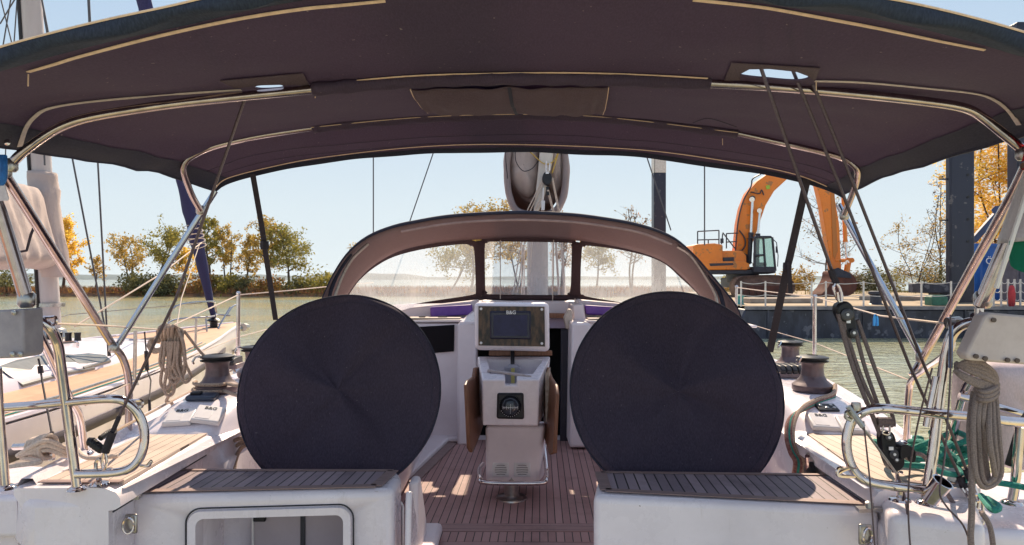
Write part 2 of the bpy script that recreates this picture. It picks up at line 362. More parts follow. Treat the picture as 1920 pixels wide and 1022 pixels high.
def tree(name, base, H, W, nleaf, lm, lsz, seed, label, group=None, cat='tree', trunk=.28, lean=0, stems=1, thick=.022, sparse=.0, sig=.045):
    r_ = random.Random(seed); base = Vector(base)
    root = thing(name, label, cat, base, group)
    tm = MB(); lv = []; lf = []; tips = []
    for s_ in range(stems):
        off = Vector((r_.uniform(-1, 1)*W*.12*(stems > 1), r_.uniform(-1, 1)*W*.1*(stems > 1), 0))
        top = base+off+Vector((lean+off.x*2.0+r_.uniform(-.05, .05)*H, r_.uniform(-.05, .05)*H, H*r_.uniform(.82, .92)))
        b0 = base+off*.3
        sp = cr([b0, b0.lerp(top, .3)+Vector((r_.uniform(-1, 1), r_.uniform(-1, 1), 0))*H*.03, b0.lerp(top, .65)+Vector((r_.uniform(-1, 1), r_.uniform(-1, 1), 0))*H*.05, top], 5)
        tm.tube(sp, H*thick/(stems**.5), 7, taper=H*.003)
        nl = int(15/stems**.5)
        for i in range(nl):
            t = trunk+(1-trunk)*(i+.3)/nl; k = min(int(t*(len(sp)-1)), len(sp)-2); o0 = sp[k].lerp(sp[k+1], t*(len(sp)-1)-k)
            a = i*2.4+r_.uniform(-.5, .5); tt = (t-trunk)/(1-trunk)
            rad = W*.5*math.sin(math.pi*min(1, (.22+tt*.78)))**.6*r_.uniform(.65, 1.1); rad = max(rad, W*.1)
            end = o0+Vector((math.cos(a)*rad, math.sin(a)*rad, H*r_.uniform(.06, .20)*(1.15-tt*.6)))
            mid = o0.lerp(end, .5)+Vector((0, 0, -H*.015))+Vector((r_.gauss(0, 1), r_.gauss(0, 1), r_.gauss(0, 1)))*W*.03
            lb = cr([o0, mid, end], 4); tm.tube(lb, H*thick*.38*(1.1-t*.6), 5, taper=H*.0012)
            for q in range(7):
                u = r_.uniform(.3, 1); e0 = lb[int(u*(len(lb)-1))]
                e1 = e0+Vector((r_.gauss(0, 1), r_.gauss(0, 1), r_.gauss(.35, .8)))*W*.105
                tm.tube([e0, e1], H*.0022, 4, taper=H*.0007); tips.append((e0, e1))
    for i in range(nleaf):
        e0, e1 = tips[int(r_.random()**1.0*len(tips)) % len(tips)]
        if sparse and (hash((round(e1.x*10), seed)) % 100) < sparse*100 and r_.random() < .9: continue
        c = e0.lerp(e1, r_.uniform(.2, 1.15))+Vector((r_.gauss(0, 1), r_.gauss(0, 1), r_.gauss(0, 1)))*sig*W
        u = Vector((r_.gauss(0, 1), r_.gauss(0, 1), r_.gauss(0, 1))).normalized(); v = u.orthogonal().normalized()
        s = lsz*r_.uniform(.5, 1.25); o = len(lv)
        lv += [c-u*s, c+v*s*.55, c+u*s, c-v*s*.55]; lf.append([o, o+1, o+2, o+3])
    tm.build('trunk', BARK, root)
    me = bpy.data.meshes.new('crown'); me.from_pydata([tuple(p-base) for p in lv], [], lf); me.materials.append(lm)
    c = bpy.data.objects.new('crown', me); C.objects.link(c); c.parent = root
    return root
def px_tree(px, Y, topy, wpx, zb, *a, **k):
    b = P(px, 524, Y); b.z = zb; H = CZ-(topy-524)*Y/F-zb
    return tree(a[0], b, H, wpx*1.14*Y/F, *a[1:], **k)
SG = 'autumn trees on the spit'
TR = [ # px, Y, top, width, leaves, material, label
 (118, 74, 405, 62, 3800, LY, 'golden green tree rising right behind the white boom cover', 1, .1),
 (178, 75, 478, 34, 500, LO, 'tiny thin sapling alone on the spit right of the boom cover', 1, .3),
 (-40, 74, 420, 90, 2500, LG, 'olive tree at the far left behind the white boom cover', 2, .2),
 (247, 74, 438, 66, 1300, LO, 'leaning orange tinged tree, first of the spit row after the gap', 2, .3),
 (292, 75, 425, 78, 1900, LG, 'round olive tree behind the diagonal steel strut', 2, .3),
 (346, 76, 465, 50, 900, LY, 'low yellowish tree between the strut and the blue furled sail', 1, .3),
 (388, 74, 404, 56, 1700, LG, 'tall olive tree just right of the blue furled sail', 1, .28),
 (428, 75, 424, 52, 1500, LO, 'slim orange and green tree in the middle of the spit row', 2, .3),
 (462, 74, 434, 46, 1200, LO, 'small orange tree left of the black webbing strap', 1, .3),
 (500, 73.5, 404, 64, 1900, LO, 'tall orange topped tree behind the black webbing strap', 2, .28),
 (545, 73, 424, 100, 2600, LG, 'broad green crowned tree at the right end of the visible spit', 2, .25),
 (664, 76, 452, 40, 500, LO, 'yellow tree peeking out left of the spray hood', 1, .3),
 (842, 72, 448, 110, 2600, LG, 'forked tree seen through the left plastic window', 2, .36),
 (884, 66, 372, 112, 3400, LO, 'tall orange topped tree poking above the spray hood left of the boom', 2, .35),
 (975, 78, 420, 70, 1500, LO, 'tree seen through the middle plastic window', 2, .3),
 (1052, 80, 398, 60, 1200, LR, 'tree seen through the middle window right of the mast', 2, .3),
 (1118, 76, 440, 70, 1500, LG, 'tree seen through the left end of the right plastic window', 1, .35),
 (1185, 60, 382, 60, 260, LR, 'nearly bare tree whose twigs poke above the hood right of the boom', 3, .3)]
for i, (px, Y, ty, wp, nl, lm_, lb, st, tk) in enumerate(TR):
    px_tree(px, Y, ty, wp, .6, 'autumn_tree', int(nl*1.35), lm_, .14 if nl > 600 else .12, 50+i, lb, group=SG, trunk=tk+.10, stems=st, lean=(-1.0 if px == 247 else .3), sig=.038)
# trees on the right
px_tree(1551, 43, 362, 120, 1.0, 'autumn_tree', 520, LR, .09, 81, 'sparse tree with reddish leaves behind the digger arm', trunk=.25, stems=2, thick=.014)
px_tree(1716, 42, 398, 96, 1.0, 'autumn_tree', 1500, LO, .08, 86, 'half bare slender tree standing left of the big dark pile', trunk=.12, stems=3, thick=.010)
px_tree(1868, 44, 175, 190, 1.0, 'autumn_tree', 26000, LY, .115, 83, 'tall golden yellow tree behind the blue container', trunk=.12, stems=3, thick=.010, sig=.05)
px_tree(1762, 46, 330, 44, 1.0, 'autumn_tree', 260, LR, .10, 84, 'small russet twiggy tree touching the left edge of the dark pile', trunk=.2, stems=2, thick=.01)
BG = 'bushes along the spit'
BU = [(30, 74, 519, 90, LD, 'dark bush behind the boat mast base at far left'), (262, 73.2, 519, 60, LD, 'dark bush under the leaning orange tree'), (300, 73, 525, 50, LD, 'low dark bush under the round olive tree'),
      (322, 72.8, 529, 70, LD, 'dark bush crossed by the steel strut'), (376, 73, 522, 60, LR, 'russet bush under the blue furled sail'), (418, 73.2, 522, 50, LG, 'olive bush right of the blue furled sail'),
      (452, 73, 527, 60, LD, 'dark low bush in the middle of the spit'), (596, 72.5, 519, 60, LG, 'green bush left of the spray hood'), (630, 73.5, 523, 50, LG, 'green bush touching the spray hood'),
      (496, 72.6, 531, 60, LR, 'reddish bush by the black strap'), (555, 73, 535, 70, LD, 'low brush under the broad green tree')]
for i, (px, Y, ty, wp, lm_, lb) in enumerate(BU):
    px_tree(px, Y, ty, wp, .45, 'bush', 1300, lm_, .17, 120+i, lb, group=BG, cat='bush', trunk=.02, stems=4, thick=.012, sig=.085)
for i, (px, Y, ty, wp, lm_, lb) in enumerate([(1492, 42, 508, 50, LO, 'yellow green bush between the digger tracks and bucket'), (1625, 43, 508, 60, LD, 'green bush right of the digger bucket'),
     (1668, 44, 505, 60, LG, 'olive bush left of the half bare tree'), (1745, 44, 500, 50, LD, 'bush at the foot of the dark pile'), (1400, 46, 515, 60, LG, 'green bush showing under the digger body'), (1590, 43.5, 514, 44, LR, 'reddish low bush directly behind the bucket')]):
    px_tree(px, Y, ty, wp, .95, 'bush', 1500, lm_, .09, 150+i, lb, group='bushes on the quay', cat='bush', trunk=.02, stems=4, thick=.012, sig=.085)
# ------------------------------------------------------------ barge, piles, container
HUL = mat('barge_black_paint', (.006, .008, .022), (.024, .027, .05), rough=.5, scale=2.2, bmp=.3, bscale=3, lo=.42, hi=.6, stretch=(1.6, 1, .5), spots=(2.6, .59, (.085, .085, .11)))
WPT = mat('white_post_paint', (.62, .58, .56), (.48, .42, .40), rough=.5, scale=10)
CONC = mat('pale_concrete', (.40, .33, .27), (.28, .22, .18), rough=.9, scale=3)
PILE = mat('pile_navy_paint', (.006, .008, .026), (.012, .014, .036), rough=.35, scale=2, stretch=(1, 1, .15), spots=(3.2, .63, (.10, .09, .10)))
zt = .97; yb = 20.8
barge = thing('barge', 'long dark blue work barge moored across the water on the right', 'barge', (14, 25, 0))
m = MB(); x0 = 6.6; x1 = 26
m.prism([(x0, yb, -.3), (x0+.5, yb, zt-.08), (x1, yb, zt-.08), (x1, yb, -.3)], (0, 10.8, 0)); m.build('hull', HUL, barge, bevel=.05)
m = MB(); m.box(((x0+x1)/2+.3, yb-.02, zt-.04), (x1-x0-.4, .12, .10)); m.build('rubbing_strake', mat('strake_grey', (.16, .15, .17), (.08, .08, .1), scale=3), barge)
m = MB(); m.box(((x0+x1)/2+.3, yb+5.6, zt+.004), (x1-x0-.6, 10.4, .02)); m.build('deck', mat('barge_deck', (.40, .31, .21), (.26, .20, .13), rough=.9, scale=1.3, bmp=.4, bscale=20), barge)
for k, x in enumerate([x0+1.2, x0+4.1, x0+7.2, x0+10.2, x0+13.4, x0+16.1]):
    mm = MB(); mm.box((x, yb-.015, .42), (.06, .03, .95)); mm.build('hull_rib', HUL, barge)
rail = thing('guard_rail', 'row of thin white posts with slack cables along the barge edge', 'railing', (13, yb+.12, zt))
posts = [1392, 1438, 1525, 1552, 1623, 1682, 1732, 1788]
for px in posts:
    X = (px-960)*yb/F; mm = MB(); mm.tube([(X, yb+.12, zt), (X, yb+.12, zt+.78)], .028, 8); mm.build('post', WPT, rail)
for hz in (.74, .36):
    mm = MB(); pts = []
    for a, b in zip(posts, posts[1:]):
        for t in (0, .25, .5, .75): pts.append((((a+(b-a)*t)-960)*yb/F, yb+.12, zt+hz-.05*math.sin(math.pi*t)))
    pts.append(((posts[-1]-960)*yb/F, yb+.12, zt+hz)); mm.tube(pts, .011, 5); mm.build('cable', WPT, rail)
rail2 = thing('guard_rail', 'close set white posts with slack chain in front of the blue container', 'railing', (15, yb-.3, zt))
p2 = [1863, 1877, 1890, 1902, 1913, 1930, 1945]; y2 = yb+.35
for px in p2:
    X = (px-960)*y2/F; mm = MB(); mm.tube([(X, y2, zt), (X, y2, zt+.84)], .03, 8); mm.build('post', WPT, rail2)
for hz in (.78, .5, .25):
    pts = []
    for a, b in zip(p2, p2[1:]):
        for t in (0, .33, .66): pts.append((((a+(b-a)*t)-960)*y2/F, y2, zt+hz-.09*math.sin(math.pi*t)))
    mm = MB(); mm.tube(pts, .013, 5); mm.build('chain', WPT, rail2)
m = MB(); m.lathe(P(1897, 575, y2-.1), [(.06, -.02), (.09, .1), (.10, .4), (.07, .62), (.03, .66)], 10)
tag(m.build('life_jacket_bag', mat('red_fabric', (.45, .03, .04), (.3, .02, .03), rough=.7, scale=9), loc=P(1897, 575, y2-.1)), 'small red bag hanging on the close set white posts', 'bag')
for px, hw, hh, c_, lb, nm in [(1642, .26, .42, (.03, .035, .06), 'dark steel mooring bollard on the barge deck', 'bollard'), (1388, .15, .3, (.05, .3, .28), 'small teal bin on the barge deck left', 'bin')]:
    b = P(px, 524, 22.2); b.z = zt+.02; mm = MB()
    mm.lathe(b, [(hw*.9, 0), (hw*.7, .04), (hw*.62, hh*.7), (hw*.85, hh*.8), (hw*.85, hh), (hw*.5, hh*1.04)], 18); tag(mm.build(nm, mat('paint_'+nm, c_, tuple(x*.6 for x in c_), rough=.5, scale=5), loc=b), lb, nm)
for (px, wx, zz, Y, lb) in [(1460, 2.6, .16, 24, 'long concrete slab lying below the digger tracks'), (1700, 3.2, .14, 27, 'pale concrete slab on the deck left of the dark pile')]:
    c = P(px, 524, Y); c.z = zt+.02+zz/2; mm = MB(); mm.box(c, (wx, 1.2, zz), Matrix.Rotation(.08, 3, 'Z')); tag(mm.build('concrete_slab', CONC, loc=c, bevel=.015), lb, 'slab')
c = P(1755, 524, 21.6); c.z = zt+.15; mm = MB(); mm.box(c, (.5, .4, .28)); mm.box(c+Vector((0, 0, .16)), (.44, .34, .05)); tag(mm.build('toolbox', mat('green_paint', (.03, .16, .10), (.02, .09, .06), scale=6), loc=c, bevel=.02), 'small green box on the barge edge at the pile foot', 'box')
def pile(px0, px1, Y, top, zb, label, holes=0, white=0):
    xa, xb = (px0-960)*Y/F, (px1-960)*Y/F; cx = (xa+xb)/2; wd = xb-xa
    t = thing('mooring_pile', label, 'pile', (cx, Y+wd/2, zb))
    dp = wd*(.3 if holes else 1); mm = MB(); mm.box((cx, Y+dp/2, (zb+top)/2), (wd, dp, top-zb)); mm.build('column', PILE, t, bevel=wd*.06, seg=3)
    mm = MB(); mm.box((xa+wd*.06, Y-.012, (zb+top)/2), (wd*.03, .03, top-zb-.1)); mm.build('corner_flange', PILE, t)
    if holes:
        for k in range(holes):
            z = top-.6-k*.78*1.0; mm = MB(); mm.lathe((xa+wd*.72, Y+.004, z), [(.05, .0), (.05, .02)], 12, Matrix.Rotation(R(90), 3, 'X')); mm.build('pin_hole', BLACK, t)
    if white: mm = MB(); mm.box((cx, Y+wd/2, top-white/2), (wd+.02, wd+.02, white)); mm.build('white_band', WPT, t, bevel=wd*.06)
    return t
big = pile(1781, 1828, 24, 9.2, .9, 'huge dark navy square steel pile beside the blue container', holes=9)
pile(1226, 1249, 50, 11.0, 0, 'distant dark pile with a pale upper end above the hood', holes=0, white=1.4)
pile(1908, 1936, 27, 12, .9, 'dark pile at the right edge behind the yellow tree', holes=0)
for py in (336, 413):
    a = P(1779, py, 24.15); mm = MB(); mm.box(a+Vector((-.15, 0, 0)), (.34, .07, .05)); mm.build('lamp_bracket', PILE, big)
    mm = MB(); mm.lathe(a+Vector((-.3, 0, 0)), [(.05, 0), (.06, .05), (.05, .11), (.02, .13)], 10); mm.build('lamp', mat('amber_lamp', (.5, .28, .08)), big)
cl = P(1762, 540, 23.4); mm = MB(); mm.box(cl+Vector((.1, .3, 0)), (1.5, .9, .34)); mm.box(cl+Vector((.3, .3, -.35)), (.6, .7, .4)); mm.build('guide_collar', HUL, big, bevel=.02)
BLUE = mat('container_blue', (.012, .12, .46), (.010, .09, .36), rough=.45, scale=1.5, spots=(3, .7, (.05, .12, .3)))
Yc = 27.0; xa = (1826-960)*Yc/F; xb = (1903-960)*Yc/F; zc = CZ-(457-524)*Yc/F
con = thing('shipping_container', 'bright blue steel shipping container with white lettering behind the rail', 'container', ((xa+xb)/2, Yc, .95))
xb2 = xa+6.0
m = MB(); ribs = []; n = 44
for k in range(n+1):
    X = xa+.12+(xb2-xa-.24)*k/n; ribs.append((X, Yc+(.0 if k % 4 in (0, 1) else .05)))
m.grid([[(x, y, 1.1) for x, y in ribs], [(x, y, zc-.12) for x, y in ribs]]); m.build('side_wall', BLUE, con, flat=True)
m = MB(); m.box(((xa+xb2)/2, Yc+.02, zc-.06), (xb2-xa, .12, .14)); m.box(((xa+xb2)/2, Yc+.02, 1.05), (xb2-xa, .12, .16))
for X in (xa+.06, xb2-.06): m.box((X, Yc+.02, (1.13+zc-.13)/2), (.12, .14, zc-.13-1.13))
m.box(((xa+xb2)/2, Yc+.72, (1.05+zc)/2), (xb2-xa-.02, 1.2, zc-1.1)); m.build('frame', BLUE, con)
text('ÖR', .36, (P(1848, 495, Yc-.06)), (1, 0, 0), (0, 0, 1), INKW, con, ext=.002)
xg = (1908-960)*25/F
g = thing('steel_cabinet', 'dark grey ribbed steel cabinet at the right edge by the container', 'cabinet', (xg+.8, 25, .97))
m = MB(); m.box((xg+.8, 25.4, 1.85), (1.6, .8, 1.75)); 
for k in range(8): m.box((xg+.1+k*.2, 24.985, 1.85), (.05, .05, 1.7))
m.build('body', mat('cabinet_grey', (.10, .10, .14), (.06, .06, .09), scale=4), g)
m = MB(); a = P(1824, 452, 26); b = P(1872, 398, 26); m.tube([a, b], .15, 4); m.tube([b+Vector((-.1, -.1, .1)), b+Vector((.1, .1, -.1))], .2, 6)
tag(m.build('steel_beam', mat('beam_blue', (.03, .05, .13), (.02, .03, .08), scale=3), loc=a), 'slanting dark blue steel beam rising above the blue container', 'beam')
# ------------------------------------------------------------ excavator
ORG = mat('excavator_orange', (.86, .24, .018), (.74, .20, .02), rough=.4, scale=1.2, spots=(2.6, .60, (.42, .17, .05)), coat=.1)
DKM = mat('dark_machinery', (.02, .022, .035), (.04, .04, .055), rough=.5, scale=5)
RUST = mat('rusty_steel', (.17, .07, .05), (.10, .05, .045), rough=.75, scale=2.5, bmp=.4, bscale=8)
RUST.node_tree.nodes['Principled BSDF'].inputs['Specular IOR Level'].default_value = .1
TRK = mat('dirty_track', (.20, .115, .09), (.10, .06, .05), rough=.85, scale=3)
CHR = mat('chrome_rod', (.75, .74, .74), rough=.2, metal=1)
GLC = bpy.data.materials.new('cab_glass'); GLC.use_nodes = True
gb = GLC.node_tree.nodes['Principled BSDF']; gb.inputs['Base Color'].default_value = (.62, .78, .72, 1); gb.inputs['Roughness'].default_value = .05
gtr = GLC.node_tree.nodes.new('ShaderNodeBsdfTransparent'); gtr.inputs[0].default_value = (.72, .86, .8, 1); gmx = GLC.node_tree.nodes.new('ShaderNodeMixShader'); gmx.inputs[0].default_value = .25
GLC.node_tree.links.new(gtr.outputs[0], gmx.inputs[1]); GLC.node_tree.links.new(gb.outputs[0], gmx.inputs[2]); GLC.node_tree.links.new(gmx.outputs[0], GLC.node_tree.nodes['Material Output'].inputs[0])
ex = thing('excavator', 'large orange tracked excavator with raised boom and rusty bucket', 'excavator', P(1400, 524, 34)*1.0)
def pp(name, pts, Y0, dY, mt, parent=ex, bevel=.03):
    m = MB(); m.prism(PL(pts, Y0), (0, dY, 0)); return m.build(name, mt, parent, bevel=bevel)
# tracks
def track(Y0):
    pts = [(1378, 536), (1384, 524), (1398, 519), (1448, 517), (1472, 521), (1486, 530), (1488, 543), (1480, 553), (1466, 557), (1394, 557), (1381, 549)]
    t = pp('track', pts, Y0, .7, TRK, bevel=.02)
    loop = resample(cr(PL(pts, Y0), 4, True)+[PL(pts, Y0)[0]], 60); m = MB()
    for i in range(59):
        a = loop[i]; d = (loop[i+1]-loop[i-1 if i else 57]).normalized(); u = Vector((-d.z, 0, d.x))
        rot = Matrix((d, Vector((0, 1, 0)), d.cross(Vector((0, 1, 0))))).transposed(); m.box(a+Vector((0, .35, 0)), (.15, .8, .09), rot)
    m.build('track_shoes', TRK, t)
    m = MB()
    for px in range(1398, 1474, 12): m.lathe(P(px, 549, Y0-.03), [(.13, 0), (.13, .06)], 12, Matrix.Rotation(R(90), 3, 'X'))
    m.box(P(1434, 540, Y0-.02), (1.7, .06, .22)); m.build('rollers', RUST, t)
track(33.2); track(35.6)
m = MB(); m.box(P(1400, 530, 34.9), (2.0, 2.2, .5)); m.lathe(P(1392, 522, 34.6), [(.8, -.2), (.8, .25)], 24); m.build('undercarriage', DKM, ex, bevel=.04)
# slewing body
pp('counterweight', [(1300, 462), (1304, 458), (1340, 456), (1356, 459), (1356, 496), (1345, 499), (1306, 499), (1300, 494)], 33.6, 3.0, ORG, bevel=.08)
pp('engine_cover', [(1350, 470), (1392, 470), (1400, 480), (1400, 498), (1350, 498)], 33.8, 2.6, ORG, bevel=.05)
pp('side_panel', [(1306, 492), (1360, 490), (1395, 490), (1405, 494), (1407, 504), (1398, 506), (1306, 506)], 33.52, 2.9, ORG, bevel=.04)
pp('panel_stripe', [(1330, 494), (1374, 493), (1376, 497), (1332, 499)], 33.49, .1, DKM, bevel=0)
pp('vent_grille', [(1356, 483), (1376, 482), (1376, 489), (1356, 490)], 33.7, .15, DKM, bevel=0)
pp('frame_base', [(1330, 506), (1400, 506), (1455, 505), (1455, 512), (1440, 514), (1332, 514)], 33.6, 2.8, DKM, bevel=.03)
m = MB()
for a, b in [((1308, 465), (1308, 434)), ((1308, 434), (1348, 432)), ((1348, 432), (1348, 462)), ((1308, 450), (1348, 449)), ((1328, 449), (1328, 464)), ((1353, 458), (1355, 438)), ((1362, 466), (1362, 438)), ((1362, 438), (1384, 437)), ((1362, 454), (1382, 453)), ((1355, 436), (1378, 466))]:
    m.tube([P(*a, 34.0), P(*b, 34.0)], .03, 6)
    m.tube([P(*a, 36.2), P(*b, 36.2)], .03, 6) if a[0] < 1352 else None
m.build('handrail', DKM, ex)
pp('mirror', [(1351, 447), (1357, 447), (1357, 456), (1351, 456)], 33.9, .06, DKM, bevel=.01)
pp('machinery_block', [(1376, 475), (1392, 473), (1408, 480), (1408, 496), (1376, 490)], 34.4, 1.4, DKM)
# cab
m = MB()
Y0 = 33.4; cabp = [(1414, 446), (1420, 442), (1446, 442), (1451, 448), (1455, 480), (1455, 510), (1416, 510)]
m.prism(PL([(1414, 500), (1455, 500), (1455, 511), (1414, 511)], Y0), (0, 1.2, 0)); m.build('cab_body', DKM, ex, bevel=.03); m = MB(); m.prism(PL([(1414, 446), (1420, 442), (1446, 442), (1450, 446)], Y0), (0, 1.2, 0)); m.build('cab_roof', DKM, ex, bevel=.03)
for Yq in (Y0+.03, Y0+1.17):
    m = MB()
    for a, b in [((1415, 445), (1415, 510)), ((1448, 445), (1454, 508)), ((1431, 444), (1435, 505)), ((1415, 480), (1433, 478))]: m.tube([P(*a, Yq), P(*b, Yq)], .055, 6)
    m.build('cab_frame', DKM, ex)
m = MB(); m.add(PL([(1415, 446), (1449, 446), (1454, 502), (1415, 502)], Y0+.04), [[0, 1, 2, 3]]); m.build('cab_glass', GLC, ex, flat=True)
m = MB(); m.add(PL([(1415, 446), (1449, 446), (1454, 502), (1415, 502)], Y0+1.15), [[0, 1, 2, 3]]); m.build('cab_glass', GLC, ex, flat=True)
m = MB(); m.box(P(1424, 496, 34.0), (.55, .5, .2)); m.box(P(1418, 486, 34.0), (.16, .5, .7)); m.build('driver_seat', DKM, ex, bevel=.04)
pp('cab_mirror', [(1455, 462), (1458, 462), (1458, 474), (1455, 474)], 33.4, .05, DKM, bevel=0)
m = MB(); m.tube(PL([(1449, 448), (1456, 455), (1459, 480), (1458, 500)], 33.4), .022, 6); m.build('cab_grab_bar', DKM, ex)
m = MB(); m.prism(PL([(1436, 348), (1443, 347), (1444, 354), (1437, 355)], 34.46), (0, .02, 0)); m.build('sticker', mat('green_sticker', (.35, .5, .05), rough=.5), ex)
# boom and arm
pp('boom', [(1376, 484), (1380, 465), (1384, 420), (1390, 390), (1401, 362), (1420, 340), (1445, 322), (1480, 300), (1520, 272), (1546, 268), (1556, 284), (1545, 300), (1512, 316), (1478, 334), (1452, 358), (1436, 385), (1424, 420), (1412, 455), (1402, 486)], 34.5, .62, ORG, bevel=.05)
m = MB(); m.tube(cr(PL([(1379, 470), (1384, 415), (1394, 376), (1408, 350), (1411, 336), (1425, 327), (1440, 318), (1470, 296)], 34.42), 5), .035, 6); m.tube(cr(PL([(1386, 432), (1396, 446), (1397, 460), (1390, 470), (1378, 470)], 34.4), 5), .035, 6); m.tube(cr(PL([(1408, 360), (1424, 363), (1428, 356), (1432, 366)], 34.42), 4), .03, 6); m.build('hydraulic_hose', DKM, ex)
def cyl(a, b, c, Y, r1, r2, names, mt=DKM):
    m = MB(); m.tube([P(*a, Y), P(*b, Y)], r2, 12); m.tube([P(a[0]-1, a[1], Y-.1), P(a[0]-1, a[1], Y+.4)], r1*1.2, 10); o = m.build('hydraulic_rod', CHR, ex)
    m = MB(); m.tube([P(*b, Y), P(*c, Y)], r1, 14); m.tube([P(*c, Y), P(c[0], c[1]+2, Y)], r1*1.3, 10); m.tube([P(*b, Y), P(b[0], b[1]+4, Y)], r1*1.2, 12); m.build('hydraulic_barrel', mt, ex)
cyl((1411, 374), (1408, 436), (1405, 492), 34.3, .11, .07, None); cyl((1425, 395), (1421, 438), (1418, 500), 34.1, .10, .06, None)
m = MB(); m.tube([P(1411, 372, 34.2), P(1411, 372, 34.6)], .14, 12); m.build('boom_pin', DKM, ex)
pp('arm', [(1524, 286), (1556, 280), (1562, 350), (1574, 420), (1578, 506), (1562, 512), (1556, 480), (1540, 380), (1528, 330)], 34.55, .5, ORG, bevel=.04)
m = MB(); m.prism(PL([(1557, 330), (1563, 330), (1571, 470), (1566, 486), (1562, 480)], 34.52), (0, .02, 0)); m.build('arm_rib', mat('orange_edge', (.5, .17, .03), scale=4), ex)
cyl((1589, 492), (1585, 450), (1580, 340), 34.6, .10, .055, None, ORG)
m = MB(); m.tube([P(1566, 489, 34.6), P(1598, 488, 34.6)], .09, 8); m.tube([P(1592, 484, 34.6), P(1586, 516, 34.6)], .15, 8); m.tube([P(1597, 488, 34.4), P(1597, 488, 35)], .13, 10); m.build('bucket_link', ORG, ex)
# bucket
bp = cr(PL([(1566, 508), (1562, 522), (1552, 540), (1540, 556), (1575, 557), (1596, 553), (1606, 542), (1607, 528), (1600, 516), (1590, 510)], 34.2), 3, True)
m = MB(); m.prism(bp, (0, 1.3, 0)); m.build('bucket', RUST, ex, bevel=.03)
pp('bucket_ear', [(1562, 506), (1572, 502), (1594, 512), (1598, 522), (1570, 520)], 34.15, .12, DKM, bevel=.01)
# ------------------------------------------------------------ neighbouring yacht (left)
NW = mat('neighbour_gelcoat', (.70, .65, .72), (.60, .55, .62), rough=.3, scale=1.5, coat=.3)
NT = planks('neighbour_deck_teak', 1, .1, .05, (.46, .27, .165), (.54, .33, .21), seam=.06, seamc=(.35, .23, .16))
nb = thing('sailing_yacht', 'white sailing yacht with tan deck and grey hull stripe moored alongside on the left', 'yacht', (-5.1, 7, 0))
st = [(-1.5, 1.75), (1, 1.93), (4.17, 2.0), (5.5, 1.86), (6.94, 1.60), (8.2, 1.30), (9.5, .95), (10.8, .55), (11.8, .25), (12.3, .06)]
def ncx(y): return -5.13+.02*(y-4.17)
def hb_at(y, tab=st):
    for (a, b), (c, d) in zip(tab, tab[1:]):
        if a <= y <= c: return b+(d-b)*(y-a)/(c-a)
    return tab[-1][1]
def smooth_st(tab, n=4):
    return [(p.x, p.y) for p in cr([Vector((a, b, 0)) for a, b in tab], n)]
S = smooth_st(st); rows = []; prof = [(1.0, .0), (1.0, -.05), (.99, -.22), (.985, -.30), (.97, -.5), (.93, -.78), (.85, -.98), (.5, -1.15)]
def gz(y): return CZ-.90+max(0, (y-7))*.018
for y, hb in S:
    c = ncx(y); g_ = gz(y); fl = 1-.25*max(0, y-8)/4
    r_ = [(c+hb*k*(1 if d > -.3 else fl), y, g_+d) for k, d in prof]+[(c-hb*k*(1 if d > -.3 else fl), y, g_+d) for k, d in prof[::-1]]
    rows.append(r_)
m = MB(); m.grid(rows); m.build('hull', NW, nb, sharp=60)
m = MB(); rs = []
for y, hb in S:
    if y > 10.2: break
    c = ncx(y); g_ = gz(y); rs.append([(c+hb*.992+.008, y, g_-.165), (c+hb*.984+.006, y, g_-.255)])
m.grid(rs); m.build('hull_stripe', mat('stripe_grey', (.035, .03, .05), rough=.8), nb, solid=.004)
m = MB(); m.grid([[(ncx(y)+hb*.97, y, gz(y)+.012), (ncx(y)+hb*.4, y, gz(y)+.03), (ncx(y)-hb*.4, y, gz(y)+.03), (ncx(y)-hb*.97, y, gz(y)+.012)] for y, hb in S]); m.build('deck', NT, nb, sharp=0)
m = MB(); m.tube([(ncx(y)+hb*.985, y, gz(y)+.02) for y, hb in S], .022, 6); m.tube([(ncx(y)-hb*.985, y, gz(y)+.02) for y, hb in S], .022, 6); m.build('toe_rail', NW, nb)
m = MB(); m.tube([(ncx(y)+hb*.985-.1, y, gz(y)+.05) for y, hb in S if y < 9], .012, 6); m.build('genoa_track', STEELD, nb)
m = MB(); m.tube([(ncx(y)+hb*.985-.045, y, gz(y)+.04) for y, hb in S if y < 9], .006, 5); m.build('green_line', ROPEK, nb)
cst = [(1.8, 1.25, .20), (2.6, 1.28, .33), (5.0, 1.22, .34), (6.6, 1.05, .27), (8.0, .8, .17), (9.0, .5, .07), (9.6, .15, -.02)]
rows = []
for i, (y, hw, hh) in enumerate([(p.x, p.y, p.z) for p in cr([Vector(a) for a in cst], 4)]):
    c = ncx(y); z0 = gz(y)-.01
    rows.append([(c+hw, y, z0), (c+hw-.03, y, z0+hh*.35), (c+hw-.28, y, z0+hh*.82), (c+hw-.5, y, z0+hh*.97), (c, y, z0+hh*1.1+.02), (c-hw+.5, y, z0+hh*.97), (c-hw+.28, y, z0+hh*.82), (c-hw+.03, y, z0+hh*.35), (c-hw, y, z0)])
m = MB(); m.grid(rows); cab = m.build('cabin', NW, nb, sharp=50)
def bvh_of(o): 
    rl = wloc[o.as_pointer()]; vs_ = [v.co+rl for v in o.data.vertices]; return BVHTree.FromPolygons(vs_, [list(p.vertices) for p in o.data.polygons])
def ray(b, px, py):
    d = P(px, py, 1)-Vector((0, 0, CZ)); h = b.ray_cast(Vector((0, 0, CZ)), d.normalized()); return (h[0], h[1]) if h[0] else (None, None)
NG = mat('hatch_acrylic', (.07, .085, .10), (.12, .14, .16), rough=.2, scale=5)
cb = bvh_of(cab)
